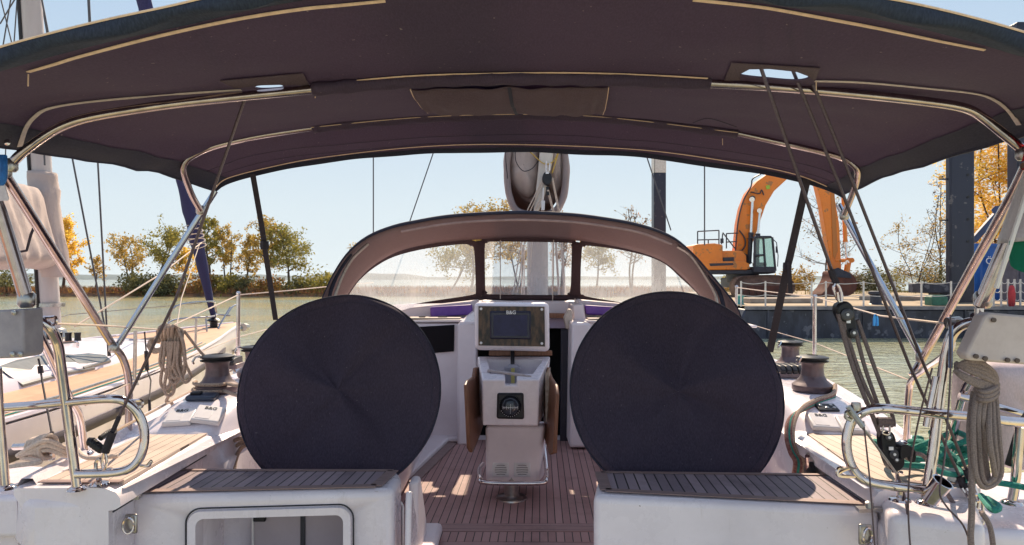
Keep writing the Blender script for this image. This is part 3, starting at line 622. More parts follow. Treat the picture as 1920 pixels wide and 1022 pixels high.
for poly in ([(-6, 690), (30, 677), (100, 664), (150, 668), (176, 690), (120, 700), (40, 722), (18, 708)], [(124, 668), (165, 664), (196, 667), (206, 676), (170, 686), (156, 690)]):
    c0 = [ray(cb, *p) for p in poly]; c0 = [a+(b if b.z > 0 else -b)*.012 for a, b in c0 if a]
    if len(c0) > 3: mm = MB(); mm.prism(c0, (0, 0, -.02)); mm.build('window', NG, nb, flat=True)
m = MB(); m.tube(cr(PL([(60, 650), (90, 646), (140, 641), (145, 646), (146, 652)], 6.2), 4), .012, 6); m.build('grab_rail', STEEL, nb)
# neighbour's mast, boom, sail cover
MST = mat('mast_grey', (.48, .45, .45), (.38, .35, .36), rough=.45, scale=3, stretch=(1, 1, .1))
ms = thing('mast', 'tall pale grey mast of the neighbouring yacht at the left edge', 'mast', P(97, 632, 7.65))
a = P(97, 632, 7.65); b = P(58, 0, 7.1); d = (b-a); top = a+d*3.6
m = MB(); 
for k, (s, q) in enumerate([((0), 1), (1, 1)]): pass
pts = [a, a+d, top]; m.tube(pts, .10, 12); m.build('mast_tube', MST, ms)
m = MB(); m.tube([p+Vector((-.07, -.085, 0)) for p in pts], .018, 6); m.build('sail_track', BLACK, ms)
m = MB(); m.lathe(P(97, 575, 7.6), [(.13, 0), (.13, .04)], 16); m.lathe(a, [(.16, 0), (.14, .08), (.12, .1)], 16); m.build('collar', STEELD, ms)
mm = MB()
for k in range(9): mm.lathe(a+Vector((-.35+.1*k, -.25, -.02)), [(.035, 0), (.03, .05), (.035, .09)], 8)
mm.build('deck_organisers', BLACK, ms)
COV = fabric('grey_sail_cover', (.52, .44, .41), (.38, .32, .31), trans=.15, tcol=(.5, .4, .34), rough=.8, bmp=1.0, fold=5)
sc = thing('sail_cover', 'pale grey canvas cover over the boom and lower mast of the left yacht', 'sail cover', P(60, 470, 7.0))
def section(cx, cy, ztop, zbot, wd, wr=0):
    o = []
    for k in range(28):
        t = 2*math.pi*k/28; s, c = math.sin(t), math.cos(t); z = zbot+(ztop-zbot)*(.5+.5*c); kx = wd*min(1, abs(s)*1.5)*(1 if s > 0 else -1)*(.16+1.0*(1-(.5+.5*c))**.8)
        p = Vector((cx+kx, cy, z)); nz = mnoise.noise(Vector((cy*1.6, z*2.2, 3+cx)))*.05+.030*mnoise.noise(Vector((cy*7, z*1.6, 9)))+.018*math.sin(cy*23+z*3+2*math.sin(z*5))*(1-(.5+.5*c)); o.append(p+Vector((nz*(1 if s > 0 else -1)*1.3, 0, nz*.4)))
    return o
rows = []
bt = [(7.62, 373, 512, .09, 100), (7.5, 366, 508, .17, 92), (7.0, 348, 505, .22, 52), (6.4, 336, 505, .26, -6), (5.5, 330, 510, .3, -110), (4.5, 320, 500, .28, -290), (3.3, 330, 520, .22, -620)]
for i in range(len(bt)-1):
    for k in range(14):
        t = k/14; q = [bt[i][j]+(bt[i+1][j]-bt[i][j])*t for j in range(5)]
        rows.append(section((q[4]-960)*q[0]/F, q[0], CZ-(q[1]-524)*q[0]/F, CZ-(q[2]-524)*q[0]/F, q[3]))
m = MB(); m.grid(rows, True); m.f.append(list(range(28))[::-1]); m.build('boom_cover', COV, sc, sharp=0)
rows = []
for (px, py, r_) in [(74, 322, .085), (80, 324, .135), (80, 332, .14), (82, 352, .13), (78, 356, .165), (80, 380, .15), (85, 420, .15), (96, 470, .14), (101, 500, .14), (104, 520, .12)]:
    c = P(px, py, 7.4); rows.append([c+Vector((math.cos(2*math.pi*k/24)*r_*(1+.22*mnoise.noise(Vector((math.cos(2*math.pi*k/24)*2.2, math.sin(2*math.pi*k/24)*2.2, py*.05)))+.05*math.sin(k*2.1+py*.12)), math.sin(2*math.pi*k/24)*r_*1.2, 0)) for k in range(24)])
m = MB(); m.grid([r2 for r2 in rows], True); m.build('mast_collar_cover', COV, sc, sharp=0)
m = MB(); m.tube(PL([(45, 370), (70, 410), (58, 440), (50, 470), (20, 475)], 6.2), .012, 6); m.build('lashing', BLK2, sc)
# furled jib
BLU = fabric('blue_sail_cloth', (.018, .020, .07), (.028, .03, .095), trans=.02, bmp=.4, fold=9)
fj = thing('furled_headsail', 'headsail furled tightly in dark blue cloth on the left yacht forestay', 'furled sail', P(400, 606, 11.3))
A = P(401, 598, 11.3); B = P(270, 0, 9.4); D = B-A; L = 26; rows = []
for i in range(61):
    t = i/60*1.5; r_ = .04+.066*min(1, t*3.5)-.02*max(0, t-.6)
    r_ = max(r_, .03)*(1+.12*mnoise.noise(Vector((t*30, 0, 2)))); c = A+D*t
    rows.append([c+Vector((math.cos(2*math.pi*k/14), math.sin(2*math.pi*k/14), 0))*r_*(1+.12*math.sin(k*2+t*60)*.5) for k in range(14)])
m = MB(); m.grid(rows, True); m.build('rolled_cloth', BLU, fj, sharp=0)
m = MB(); m.lathe(A-Vector((0, 0, .17)), [(.05, 0), (.12, .01), (.12, .03), (.06, .05), (.06, .12), (.12, .14), (.1, .16), (.03, .2)], 16); m.build('furling_drum', BLACK, fj)
m = MB()
for k in range(5):
    c = P(362+k*2, 425+k*9, 10.5); m.tube(cr([c+Vector((.13*math.cos(t), .13*math.sin(t), .05*math.sin(t))) for t in [x*.9 for x in range(8)]], 3), .006, 5)
m.tube([P(375, 455, 10.5), P(340, 560, 9), P(330, 620, 8.2)], .007, 5); m.build('sheet', ROPEW, fj)
# pulpit and anchor roller
pu = thing('pulpit', 'steel bow pulpit rail of the left yacht around the blue furled sail', 'pulpit', P(390, 640, 10.5))
m = MB()
for l in ([(316, 605, 10.3), (330, 574, 10.3), (395, 565, 10.9), (403, 572, 11.4), (406, 586, 11.6)], [(310, 622, 10), (325, 600, 10.3), (395, 594, 11), (405, 590, 11.5), (432, 592, 11.6)], [(398, 640, 10.9), (412, 610, 11.2), (432, 576, 11.4)], [(425, 592, 11.4), (435, 576, 11.6), (447, 570, 11.8)], [(405, 586, 11.6), (398, 606, 11.5), (390, 620, 11.3)], [(386, 597, 10.5), (388, 622, 10.5)]): m.tube(cr(P3(l), 5), .014, 8)
m.build('rail_tube', mat('blue_steel', (.34, .36, .42), rough=.25, metal=1), pu)
an = thing('anchor', 'galvanised anchor slung under the bow roller of the left yacht', 'anchor', P(430, 625, 11.8))
m = MB(); m.tube(P3([(362, 640, 10.7), (400, 628, 11.3), (458, 614, 12.0)]), .055, 8); m.tube([P(456, 614, 11.9), P(462, 614, 12.1)], .07, 8); m.build('bow_roller', STEELD, an)
m = MB(); m.tube(cr(P3([(415, 648, 11.5), (418, 660, 11.5), (432, 663, 11.6), (446, 652, 11.6), (448, 640, 11.7)]), 5), .03, 6); m.tube(P3([(430, 640, 11.6), (424, 668, 11.6), (410, 688, 11.6)]), .022, 6); m.build('hoop', STEELD, an)
# neighbour stanchions and lines
sg = 'stanchions of the left yacht'
for (px, yt, yb_, Y, lb) in [(252, 620, 722, 5.9, 'steel stanchion of the left yacht beside the rope coil'), (366, 596, 668, 8.3, 'steel stanchion of the left yacht near its bow')]:
    a = P(px, yb_, Y); mm = MB(); mm.tube([a, P(px+2, yt, Y)], .016, 8); mm.lathe(a, [(.035, 0), (.03, .03), (.02, .05)], 10); tag(mm.build('stanchion', STEELD, loc=a), lb, 'stanchion', sg)
def wire(pts, r, label, name='rigging_wire', mt=None, cat='wire', group=None):
    m = MB(); m.tube(pts, r, 6); o = m.build(name, mt or WIREB, loc=pts[0]); return tag(o, label, cat, group)
g1 = 'rigging wires of the left yacht'
TOP = top+Vector((0, 0, -.5))
def shroud(a, b, k, label, r=.009): A_ = P(*a); B_ = P(*b); wire([A_, B_, A_+(B_-A_)*k], r, label, group=g1)
shroud((207, 668, 6.9), (134, 288, 6.9), 2.4, 'left one of the two dark wires crossing the sky left of the trees')
shroud((203, 668, 7.0), (183, 296, 6.9), 2.2, 'right one of the two dark wires crossing the sky left of the trees')
shroud((168, 60, 8.0), (165, 0, 8.0), 6, 'short dark wire in the sky between mast and blue sail above the canopy')
shroud((84, 310, 7.2), (71, 0, 7.2), 1.6, 'thin wire running close to the right side of the left mast')
shroud((92, 85, 7.6), (77, 0, 7.6), 3, 'thin wire fanning away right of the left mast top', .007)
shroud((27, 100, 7.6), (2, 0, 7.6), 3, 'thin wire crossing top left corner leaning left', .007)
shroud((2, 108, 7.6), (20, 0, 7.6), 3, 'thin wire in top left corner leaning right', .007)
shroud((25, 100, 7.9), (32, 0, 7.9), 3, 'thin wire in top left corner next to the mast', .007)
shroud((0, 45, 7.4), (27, 0, 7.4), 3, 'oblique thin wire at the very top left corner', .007)
shroud((10, 300, 7.4), (12, 240, 7.4), 3, 'thin wire left of the left mast below the canopy', .006)
wire(P3([(140, 612, 6.2), (210, 570, 6.8), (300, 515, 7.6), (378, 455, 10.2)]), .008, 'tan line sloping up from the left yacht deck toward its blue sail', 'sheet', ROPEW, 'rope')
wire(P3([(60, 610, 7.5), (130, 590, 9), (380, 568, 10.9)]), .004, 'thin lifeline of the left yacht stretched to the pulpit', 'lifeline', WIRE, 'wire')
for i, (x, yt, ym, yb_, Y, lb) in enumerate([(75, 672, 700, 832, 4.3, 'black hook cord with forked top hanging over the left yacht side'), (274, 622, 694, 772, 5.6, 'black tension cord with turnbuckle right of the steel strut')]):
    mm = MB(); mm.tube(P3([(x-3, yt, Y), (x, (yt+ym)/2, Y)]), .006, 5); mm.tube(P3([(x, (yt+ym)/2, Y), (x+2, ym, Y)]), .016, 6); mm.tube(P3([(x+2, ym, Y), (x+5+i*4, ym+20, Y-.05), (x+22-i*16, yb_-20, Y-.3)]), .006, 5); mm.tube(P3([(x+22-i*16, yb_-22, Y-.3), (x+25-i*18, yb_, Y-.32)]), .011, 6)
    tag(mm.build('tension_cord', BLK2, loc=P(x, yt, Y)), lb, 'cord')
# other distant rigging lines seen in the gap under the canopy
wire([P(700, 452, 7.2), P(700, 290, 7.2), P(700, -1500, 7.2)], .007, 'vertical dark wire in the sky left of the boom', group='rigging of the own yacht')
wire([P(768, 416, 6.6), P(812, 288, 6.6), P(1000, -260, 6.8)], .006, 'slanting dark wire in the sky left of the boom', group='rigging of the own yacht')
wire([P(1321, 460, 7.2), P(1321, 310, 7.2), P(1318, -1500, 7.2)], .007, 'vertical dark wire in the sky left of the excavator', group='rigging of the own yacht')
wire([P(1258, 432, 6.6), P(1214, 298, 6.6), P(1040, -260, 6.8)], .006, 'slanting dark wire crossing the distant pale topped pile', group='rigging of the own yacht')
# ------------------------------------------------------------ own yacht: hull, deck, cockpit
oy = thing('cockpit_yacht', 'white yacht with teak laid cockpit filling the foreground', 'yacht', (0, 4.5, 0))
ost = [(2.4, 1.68), (3.2, 1.86), (4.0, 2.03), (5.2, 2.18), (6.5, 2.12), (8, 1.8), (9.5, 1.25), (11, .5), (11.8, .05)]
def oc(y): return -.06+.06*(y-2.4)
OS = smooth_st(ost, 4)
ZG = CZ-.70
def sidepts(s, y, hb):
    c = oc(y); X = lambda k: c+s*k
    return [(X(hb*.93), y, -.3), (X(hb*.985), y, .35), (X(hb+.0), y, ZG-.10), (X(hb+.005), y, ZG-.03), (X(hb-.015), y, ZG), (X(hb-.055), y, ZG), (X(hb-.075), y, ZG-.03), (X(max(hb-.16, .0)), y, ZG-.035)]
for s in (-1, 1):
    rows = [sidepts(s, y, hb) for y, hb in OS]
    m = MB(); m.grid(rows); m.build('hull_side', GEL, oy, sharp=50)
    # side deck from the toe rail to the coaming
    m = MB(); m.grid([[(oc(y)+s*(max(hb-.15, 0)), y, ZG-.034), (oc(y)+s*max(min(1.30, hb-.2), 0), y, ZG-.034+(.02 if y > 6.2 else 0))] for y, hb in OS]); m.build('side_deck', GEL, oy, sharp=0)
# foredeck and cabin roof
m = MB(); m.grid([[(oc(y)+k*max(hb-.2, 0), y, ZG-.014+.02*(1-k*k)) for k in (-1, -.5, 0, .5, 1)] for y, hb in OS if y > 5.9]); m.build('foredeck', GEL, oy, sharp=0)
rows = []
for y, hw, zr in [(5.62, 1.36, -.335), (5.9, 1.34, -.21), (6.6, 1.25, -.215), (7.6, 1.05, -.28), (8.6, .75, -.42), (9.3, .5, -.62), (9.4, .45, -.75)]:
    c = oc(y); z = CZ+zr; zb = ZG-.05
    rows.append([(c-hw, y, zb), (c-hw+.06, y, zb+(z-zb)*.7), (c-hw+.16, y, z-.01), (c, y, z+.03), (c+hw-.16, y, z-.01), (c+hw-.06, y, zb+(z-zb)*.7), (c+hw, y, zb)])
m = MB(); m.grid(rows); m.build('cabin_roof', GEL, oy, sharp=50)
# coaming / side benches with rounded lip
def Z(zr): return CZ+zr
for s in (-1, 1):
    xi0 = [(2.36, -1.383, 1.28), (2.42, -1.385, 1.285), (2.8, -1.395, 1.30), (3.26, -1.405, 1.335)]
    rows = []
    for y, xl, xr in xi0:
        x = xl if s < 0 else xr; o = s
        rows.append([(x+o*.34, y, Z(-.745)), (x+o*.34, y, Z(-.722)), (x+o*.05, y, Z(-.72)), (x+o*.02, y, Z(-.724)), (x-o*.012, y, Z(-.735)), (x-o*.028, y, Z(-.757)), (x-o*.03, y, Z(-.785)), (x-o*.01, y, Z(-.797)), (x+o*.012, y, Z(-.80)), (x+o*.01, y, Z(-1.3))])
    m = MB(); m.grid(rows); n0 = len(rows[0]); m.f.append([(len(rows)-1)*n0+k for k in range(n0)]); m.f.append([k for k in range(n0)][::-1]); m.build('side_bench', GEL, oy, sharp=60)
    m = MB(); m.tube([((xl if s < 0 else xr)-s*.004, y, Z(-.803)) for y, xl, xr in xi0], .0035, 6); m.build('bench_seam', GROOVE, oy)
    # teak laid on the bench (tapering strip outward)
    pts = [G(232, 902, -.716), G(80, 902, -.716), G(292, 803, -.716), G(404, 803, -.716)] if s < 0 else [G(1640, 903, -.716), G(1785, 905, -.716), G(1625, 808, -.716), G(1512, 812, -.716)]
    m = MB(); m.prism(pts, (0, 0, -.012)); m.build('bench_teak', TEAKD, oy)
    fr_ = [pts[0], pts[1]]; m = MB(); m.ribbon([pts[0]+Vector((0, -.012, .001)), pts[1]+Vector((0, -.012, .001))], (0, 0, 1), .028, .004); m.build('bench_margin', TEAKR, oy)
# winch mounds
def mound(s):
    rows = []
    for (y, xi, xo, zt_) in [(3.12, 1.37, 1.80, -.728), (3.2, 1.37, 1.79, -.70), (3.32, 1.365, 1.785, -.652), (3.44, 1.36, 1.78, -.617), (3.55, 1.355, 1.77, -.602), (4.0, 1.33, 1.80, -.598), (4.8, 1.30, 1.80, -.60), (5.4, 1.26, 1.74, -.60), (5.9, 1.22, 1.68, -.60), (6.0, 1.22, 1.66, -.72)]:
        c = .025+.035*(y-3.2); c += -.03 if s < 0 else -.03
        X = lambda k: c+s*k
        rows.append([(X(xo+.05), y, Z(-.75)), (X(xo+.01), y, Z(zt_-.10 if zt_ > -.66 else zt_-.02)), (X(xo-.07), y, Z(zt_-.012)), (X(xo-.14), y, Z(zt_)), (X(xi+.10), y, Z(zt_)), (X(xi+.045), y, Z(zt_-.012)), (X(xi+.008), y, Z(zt_-.045)), (X(xi-.03), y, Z(zt_-.13)), (X(xi-.06), y, Z(-.84)), (X(xi-.075), y, Z(-1.3))])
    m = MB(); m.grid(rows); m.f.append(list(range(len(rows[0])))[::-1])
    # recess panel between bench end and mound
    return m.build('winch_coaming', GEL, oy, sharp=0, sub=0)
mL = mound(-1); mR = mound(1)
# stern corner blocks, plinths and aft seats
def block(name, pts_top, depth, mt=GEL, bev=.03, seg=4):
    m = MB(); m.prism(pts_top, (0, 0, -depth)); return m.build(name, mt, oy, bevel=bev, seg=seg)
block('quarter_moulding', [G(-330, 962, -.835), G(205, 957, -.835), G(247, 925, -.835), G(228, 880, -.835), G(-100, 862, -.835)], .9)
block('quarter_deck', [G(-300, 935, -.768), G(70, 930, -.768), G(110, 895, -.768), G(60, 872, -.768), G(-160, 885, -.768)], .15, bev=.02)
block('rail_plinth', [G(45, 935, -.752), G(212, 930, -.752), G(236, 904, -.752), G(90, 898, -.752), G(10, 905, -.752)], .2, bev=.035)
block('quarter_moulding', [G(2200, 1010, -.835), G(1655, 986, -.835), G(1632, 950, -.835), G(1650, 890, -.835), G(1990, 880, -.835)], .9)
block('rail_plinth', [G(1666, 960, -.752), G(1850, 985, -.752), G(1830, 925, -.752), G(1780, 905, -.752), G(1645, 915, -.752)], .2, bev=.035)
LS = [G(246, 931, -.802), G(738, 918, -.802), G(752, 890, -.802), G(745, 881, -.802), G(290, 881, -.802)]
RS = [G(1112, 930, -.802), G(1650, 955, -.802), G(1600, 905, -.802), G(1560, 886, -.802), G(1124, 884, -.802)]
lockL = block('aft_locker', LS, .95, bev=.028)
lockR = block('aft_locker', RS, .95, bev=.028)
# recess in the left locker face
fa = G(246, 931, -.802); fb = G(738, 918, -.802); fx = (fb-fa); fx.z = 0; fx.normalize(); fn = Vector((fx.y, -fx.x, 0))  # outward (towards the camera)
def onface(px, py, off=0.0):
    d = P(px, py, 1)-Vector((0, 0, CZ)); t = (fa-Vector((0, 0, CZ))).dot(fn)/d.dot(fn); return Vector((0, 0, CZ))+d*t+fn*off
def rrect(a, b, z0, z1, r, off, n=6):
    o = []
    for (cx, cz, a0) in ((b-r, z1-r, 0), (a+r, z1-r, 90), (a+r, z0+r, 180), (b-r, z0+r, 270)):
        for k in range(n+1):
            t = R(a0+90*k/n); o.append(fa+fx*(cx+r*math.cos(t))+fn*off+Vector((0, 0, cz+r*math.sin(t))))
    return o
def fu(px, py): q = onface(px, py)-fa; return q.dot(fx), q.z
u0, zt0 = fu(366, 970); u1, _ = fu(646, 975); zb0 = zt0-.42
cut = MB(); cut.prism(rrect(u0, u1, zb0, zt0, .03, .3), -fn*.62); co = cut.build('cutter', None)
boolean(lockL, co); bake(lockL); kill(co)
m = MB(); 
o_ = rrect(u0-.028, u1+.028, zb0-.028, zt0+.028, .05, .0, 8); o1 = rrect(u0-.024, u1+.024, zb0-.024, zt0+.024, .048, .012, 8); o2 = rrect(u0+.004, u1-.004, zb0+.004, zt0-.004, .03, .010, 8); o3 = rrect(u0+.008, u1-.008, zb0+.008, zt0-.008, .03, -.06, 8)
m.grid([o_, o1, o2, o3], True); m.build('locker_frame', GEL, oy, sharp=50)
m = MB(); m.tube(rrect(u0-.033, u1+.033, zb0-.033, zt0+.033, .055, .001, 8), .0032, 6, closed=True); m.build('locker_seal', GROOVE, oy)
m = MB(); m.prism(rrect(u0+.13, u1+.2, zb0-.05, zt0-.045, .035, -.28, 8), -fn*.02); m.build('locker_inner_panel', mat('grey_inner', (.42, .36, .40), (.36, .31, .34), scale=3, rough=.5), oy, bevel=.004)
m = MB(); m.tube(rrect(u0+.13, u1+.2, zb0-.05, zt0-.045, .035, -.277, 8), .005, 6, closed=True); m.build('inner_edge', WHT, oy)
m = MB(); m.box(fa+fx*((u0+u1)/2+.06)-fn*.275+Vector((0, 0, zt0-.2)), (.018, .01, .30)); m.build('grey_strap', GROOVE, oy)
m = MB(); m.box(fa+fx*(u0+.16)-fn*.27+Vector((0, 0, zt0-.10)), (.05, .02, .03)); m.build('latch', BLACK, oy, bevel=.004)
# teak on the aft seats with margin boards
def inset(pts, d):
    c = sum(pts, Vector())/len(pts); return [p+(c-p).normalized()*d for p in pts]
def seat(ptsm, name):
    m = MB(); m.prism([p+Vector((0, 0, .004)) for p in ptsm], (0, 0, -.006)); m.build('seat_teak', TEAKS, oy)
    a, b, c, d = ptsm; up = Vector((0, 0, .0055))
    m = MB()
    for q0, q1, w_ in ((a, b, .036), (c, d, .022), (b, c, .045)) if name == 'l' else ((a, b, .036), (c, d, .022), (d, a, .045)):
        m.ribbon([q0+up, q1+up], (0, 0, 1), w_, .003)
    m.build('seat_margin', TEAKR, oy)
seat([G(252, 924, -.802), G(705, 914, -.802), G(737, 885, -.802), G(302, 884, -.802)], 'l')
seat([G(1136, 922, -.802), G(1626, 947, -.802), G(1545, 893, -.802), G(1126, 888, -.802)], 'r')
# lower foot of the locker side, folded step board
m = MB(); q = [G(752, 893, -.82), G(765, 893, -.82)]
m.prism([Vector((-.44, 2.9, Z(-.86))), Vector((-.44, 3.0, Z(-.86))), Vector((-.44, 3.20, Z(-1.12))), Vector((-.44, 3.22, Z(-1.3))), Vector((-.44, 2.9, Z(-1.3)))], (.04, 0, 0)); m.build('locker_side_panel', GEL2, oy, bevel=.015)
m = MB(); m.box((-.40, 3.12, Z(-1.215)), (.12, .44, .06)); m.build('side_foot', GEL2, oy, bevel=.02)
m = MB(); m.prism(cr([Vector((-.410, 2.62, Z(-.86))), Vector((-.410, 2.70, Z(-.89))), Vector((-.41, 2.80, Z(-1.06))), Vector((-.41, 2.80, Z(-1.5))), Vector((-.41, 2.60, Z(-1.5)))], 4, True), (.024, 0, 0)); m.build('folded_step', GEL, oy, bevel=.008)
m = MB(); m.prism([Vector((.26, 2.62, Z(-1.02))), Vector((.26, 3.0, Z(-1.18))), Vector((.26, 3.0, Z(-1.6))), Vector((.26, 2.5, Z(-1.6)))], (.06, 0, 0)); m.build('locker_side_panel', GEL, oy, bevel=.02)
# cockpit sole
zs = -1.25
m = MB(); m.prism([Vector((-1.5, 3.50, Z(zs))), Vector((1.5, 3.50, Z(zs))), Vector((1.5, 5.32, Z(zs))), Vector((-1.5, 5.32, Z(zs)))], (0, 0, -.05)); m.build('cockpit_sole', TEAKF, oy)
m = MB(); m.prism([Vector((-1.5, 3.385, Z(zs+.001))), Vector((1.5, 3.385, Z(zs+.001))), Vector((1.5, 3.495, Z(zs+.001))), Vector((-1.5, 3.495, Z(zs+.001)))], (0, 0, -.05))
m.prism([Vector((-1.5, 3.16, Z(zs+.001))), Vector((1.5, 3.16, Z(zs+.001))), Vector((1.5, 3.25, Z(zs+.001))), Vector((-1.5, 3.25, Z(zs+.001)))], (0, 0, -.05)); m.build('sole_margin', TEAKX, oy)
m = MB(); m.prism([Vector((-1.5, 3.255, Z(zs))), Vector((1.5, 3.255, Z(zs))), Vector((1.5, 3.38, Z(zs))), Vector((-1.5, 3.38, Z(zs)))], (0, 0, -.05)); m.build('sill_teak', TEAKF, oy)
m = MB(); m.prism([Vector((-1.5, 2.3, Z(zs-.03))), Vector((1.5, 2.3, Z(zs-.03))), Vector((1.5, 3.158, Z(zs-.03))), Vector((-1.5, 3.158, Z(zs-.03)))], (0, 0, -.05)); m.build('stern_teak', TEAKF, oy)
m = MB(); m.box((0, 3.8, Z(-1.9)), (3, 3.2, 1.1)); m.build('hull_bottom', GEL2, oy)
# angled margin board + white plinth at left of the sole
a, b = G(772, 905, zs+.003), G(848, 831, zs+.003)
m = MB(); m.ribbon([a, b], (0, 0, 1), .07, .005); m.build('sole_border', TEAKR, oy)
m = MB(); m.prism([a+Vector((-.03, 0, 0)), b+Vector((-.03, .02, 0)), b+Vector((.1, .02, 0)), b+Vector((.1, .12, .0)), b+Vector((-.35, .12, 0)), a+Vector((-.4, 0, 0))], (0, 0, .04)); m.build('sole_plinth', GEL2, oy, bevel=.012)
# cockpit benches (mostly behind the wheels)
for s in (-1, 1):
    m = MB(); m.box((s*1.0+.06, 4.45, Z(-1.03)), (.62, 1.7, .42)); m.build('cockpit_bench', GEL2, oy, bevel=.03, seg=3)
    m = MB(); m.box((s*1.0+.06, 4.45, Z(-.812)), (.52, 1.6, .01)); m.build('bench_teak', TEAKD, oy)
# forward bulkhead with companionway
Yb = 5.3
def wall(name, pts, Y, dY, mt=GEL2, bev=.02): m = MB(); m.prism(PL(pts, Y), (0, dY, 0)); return m.build(name, mt, oy, bevel=bev, seg=3)
wall('bulkhead', [(640, 606), (858, 606), (893, 604), (893, 836), (640, 836)], Yb, .25)
wall('bulkhead', [(1070, 602), (1300, 612), (1300, 838), (1070, 838)], Yb, .25)
wall('bulkhead_pillar', [(857, 606), (893, 601), (893, 836), (857, 836)], Yb-.14, .14)
wall('companionway_post', [(1072, 604), (1108, 606), (1106, 840), (1068, 840)], Yb-.30, .30)
wall('sill', [(893, 826), (1072, 826), (1072, 840), (893, 840)], Yb, .2)
# smoked side windows
wall('smoked_window', [(768, 614), (852, 609), (851, 659), (792, 664), (760, 650)], Yb-.012, .02, GLASSB, .004)
wall('smoked_window', [(1112, 612), (1190, 612), (1190, 650), (1112, 650)], Yb-.012, .02, GLASSB, .004)
# dark companionway interior with washboard
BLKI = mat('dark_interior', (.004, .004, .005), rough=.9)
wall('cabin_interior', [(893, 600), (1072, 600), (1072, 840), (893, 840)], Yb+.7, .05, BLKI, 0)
wall('washboard', [(1052, 618), (1071, 618), (1069, 832), (1050, 832)], Yb-.02, .04, mat('navy_board', (.012, .014, .028), (.02, .02, .035), rough=.4), .004)
wall('hatch_wood_trim', [(1016, 587), (1064, 588), (1064, 597), (1016, 596)], Yb+.1, .05, TEAKV, .004)
wall('hatch_board', [(893, 597), (1064, 597), (1064, 616), (893, 614)], Yb+.14, .04, mat('lilac_board', (.34, .27, .36), (.3, .24, .32), scale=4), .004)
wall('sliding_hatch', [(900, 566), (1068, 566), (1066, 588), (900, 588)], 5.62, .8, GEL2, .01)
# bridge deck ledge on top of the bulkhead, riser behind
m = MB(); m.prism([P(640, 606, Yb-.01), P(896, 604, Yb-.01), P(896, 603, Yb-.01)+Vector((0, .45, 0)), P(640, 606, Yb-.01)+Vector((0, .45, 0))], (0, 0, .02)); m.prism([P(1068, 604, Yb-.01), P(1420, 615, Yb-.01), P(1420, 615, Yb-.01)+Vector((0, .45, 0)), P(1068, 604, Yb-.01)+Vector((0, .45, 0))], (0, 0, .02)); m.build('bridge_ledge', GEL2, oy, bevel=.006)
for l, nm in (([(770, 592), (884, 584), (884, 590), (770, 600)], 'l'), ([(1104, 586), (1210, 600), (1210, 606), (1104, 592)], 'r')): pass
m = MB(); m.box(P(815, 600, 5.42)+Vector((0, 0, .018)), (.42, .2, .008)); m.box(P(1150, 601, 5.42)+Vector((0, 0, .018)), (.42, .2, .008)); m.build('locker_lid', mat('cream_lid', (.52, .44, .38), (.46, .38, .33), scale=5), oy, bevel=.003)
m = MB(); m.box(P(806, 600, 5.38)+Vector((-.06, 0, .026)), (.05, .03, .008)); m.box(P(830, 600, 5.38)+Vector((0, 0, .026)), (.07, .03, .008)); m.box(P(1125, 600, 5.38)+Vector((0, 0, .026)), (.05, .03, .008)); m.build('lid_latch', BLACK, oy)
wall('coaming_riser', [(720, 592), (770, 577), (895, 563), (895, 600), (720, 606)], 5.62, .3, GEL2, .012)
wall('coaming_riser', [(1086, 562), (1190, 572), (1230, 590), (1230, 604), (1078, 600)], 5.62, .3, GEL2, .012)
wall('hatch_rail', [(1075, 572), (1094, 570), (1097, 592), (1100, 604), (1075, 606)], 5.35, .3, GEL2, .01)
wall('hatch_rail', [(1066, 580), (1072, 580), (1074, 615), (1062, 617), (1058, 596)], 5.22, .12, mat('cream_trim', (.62, .52, .44), (.45, .35, .28), scale=14), .006)
m = MB(); m.prism([P(862, 604, 5.16), P(892, 603, 5.16), P(895, 580, 5.45), P(884, 584, 5.45)], (0, 0, -.02)); m.build('pillar_top', GEL, oy)
for i, (l, lb) in enumerate([([(806, 576), (885, 571), (886, 590), (807, 596)], 'purple box cushion leaning left of the chartplotter'), ([(1097, 572), (1176, 577), (1178, 594), (1099, 590)], 'purple box cushion leaning right of the companionway')]):
    m = MB(); m.prism(PL(l, 5.53), (0, .07, 0)); o = m.build('cushion', PURP, loc=P(*l[0], 5.55), bevel=.015, seg=3); tag(o, lb, 'cushion', 'purple cushions under the spray hood')
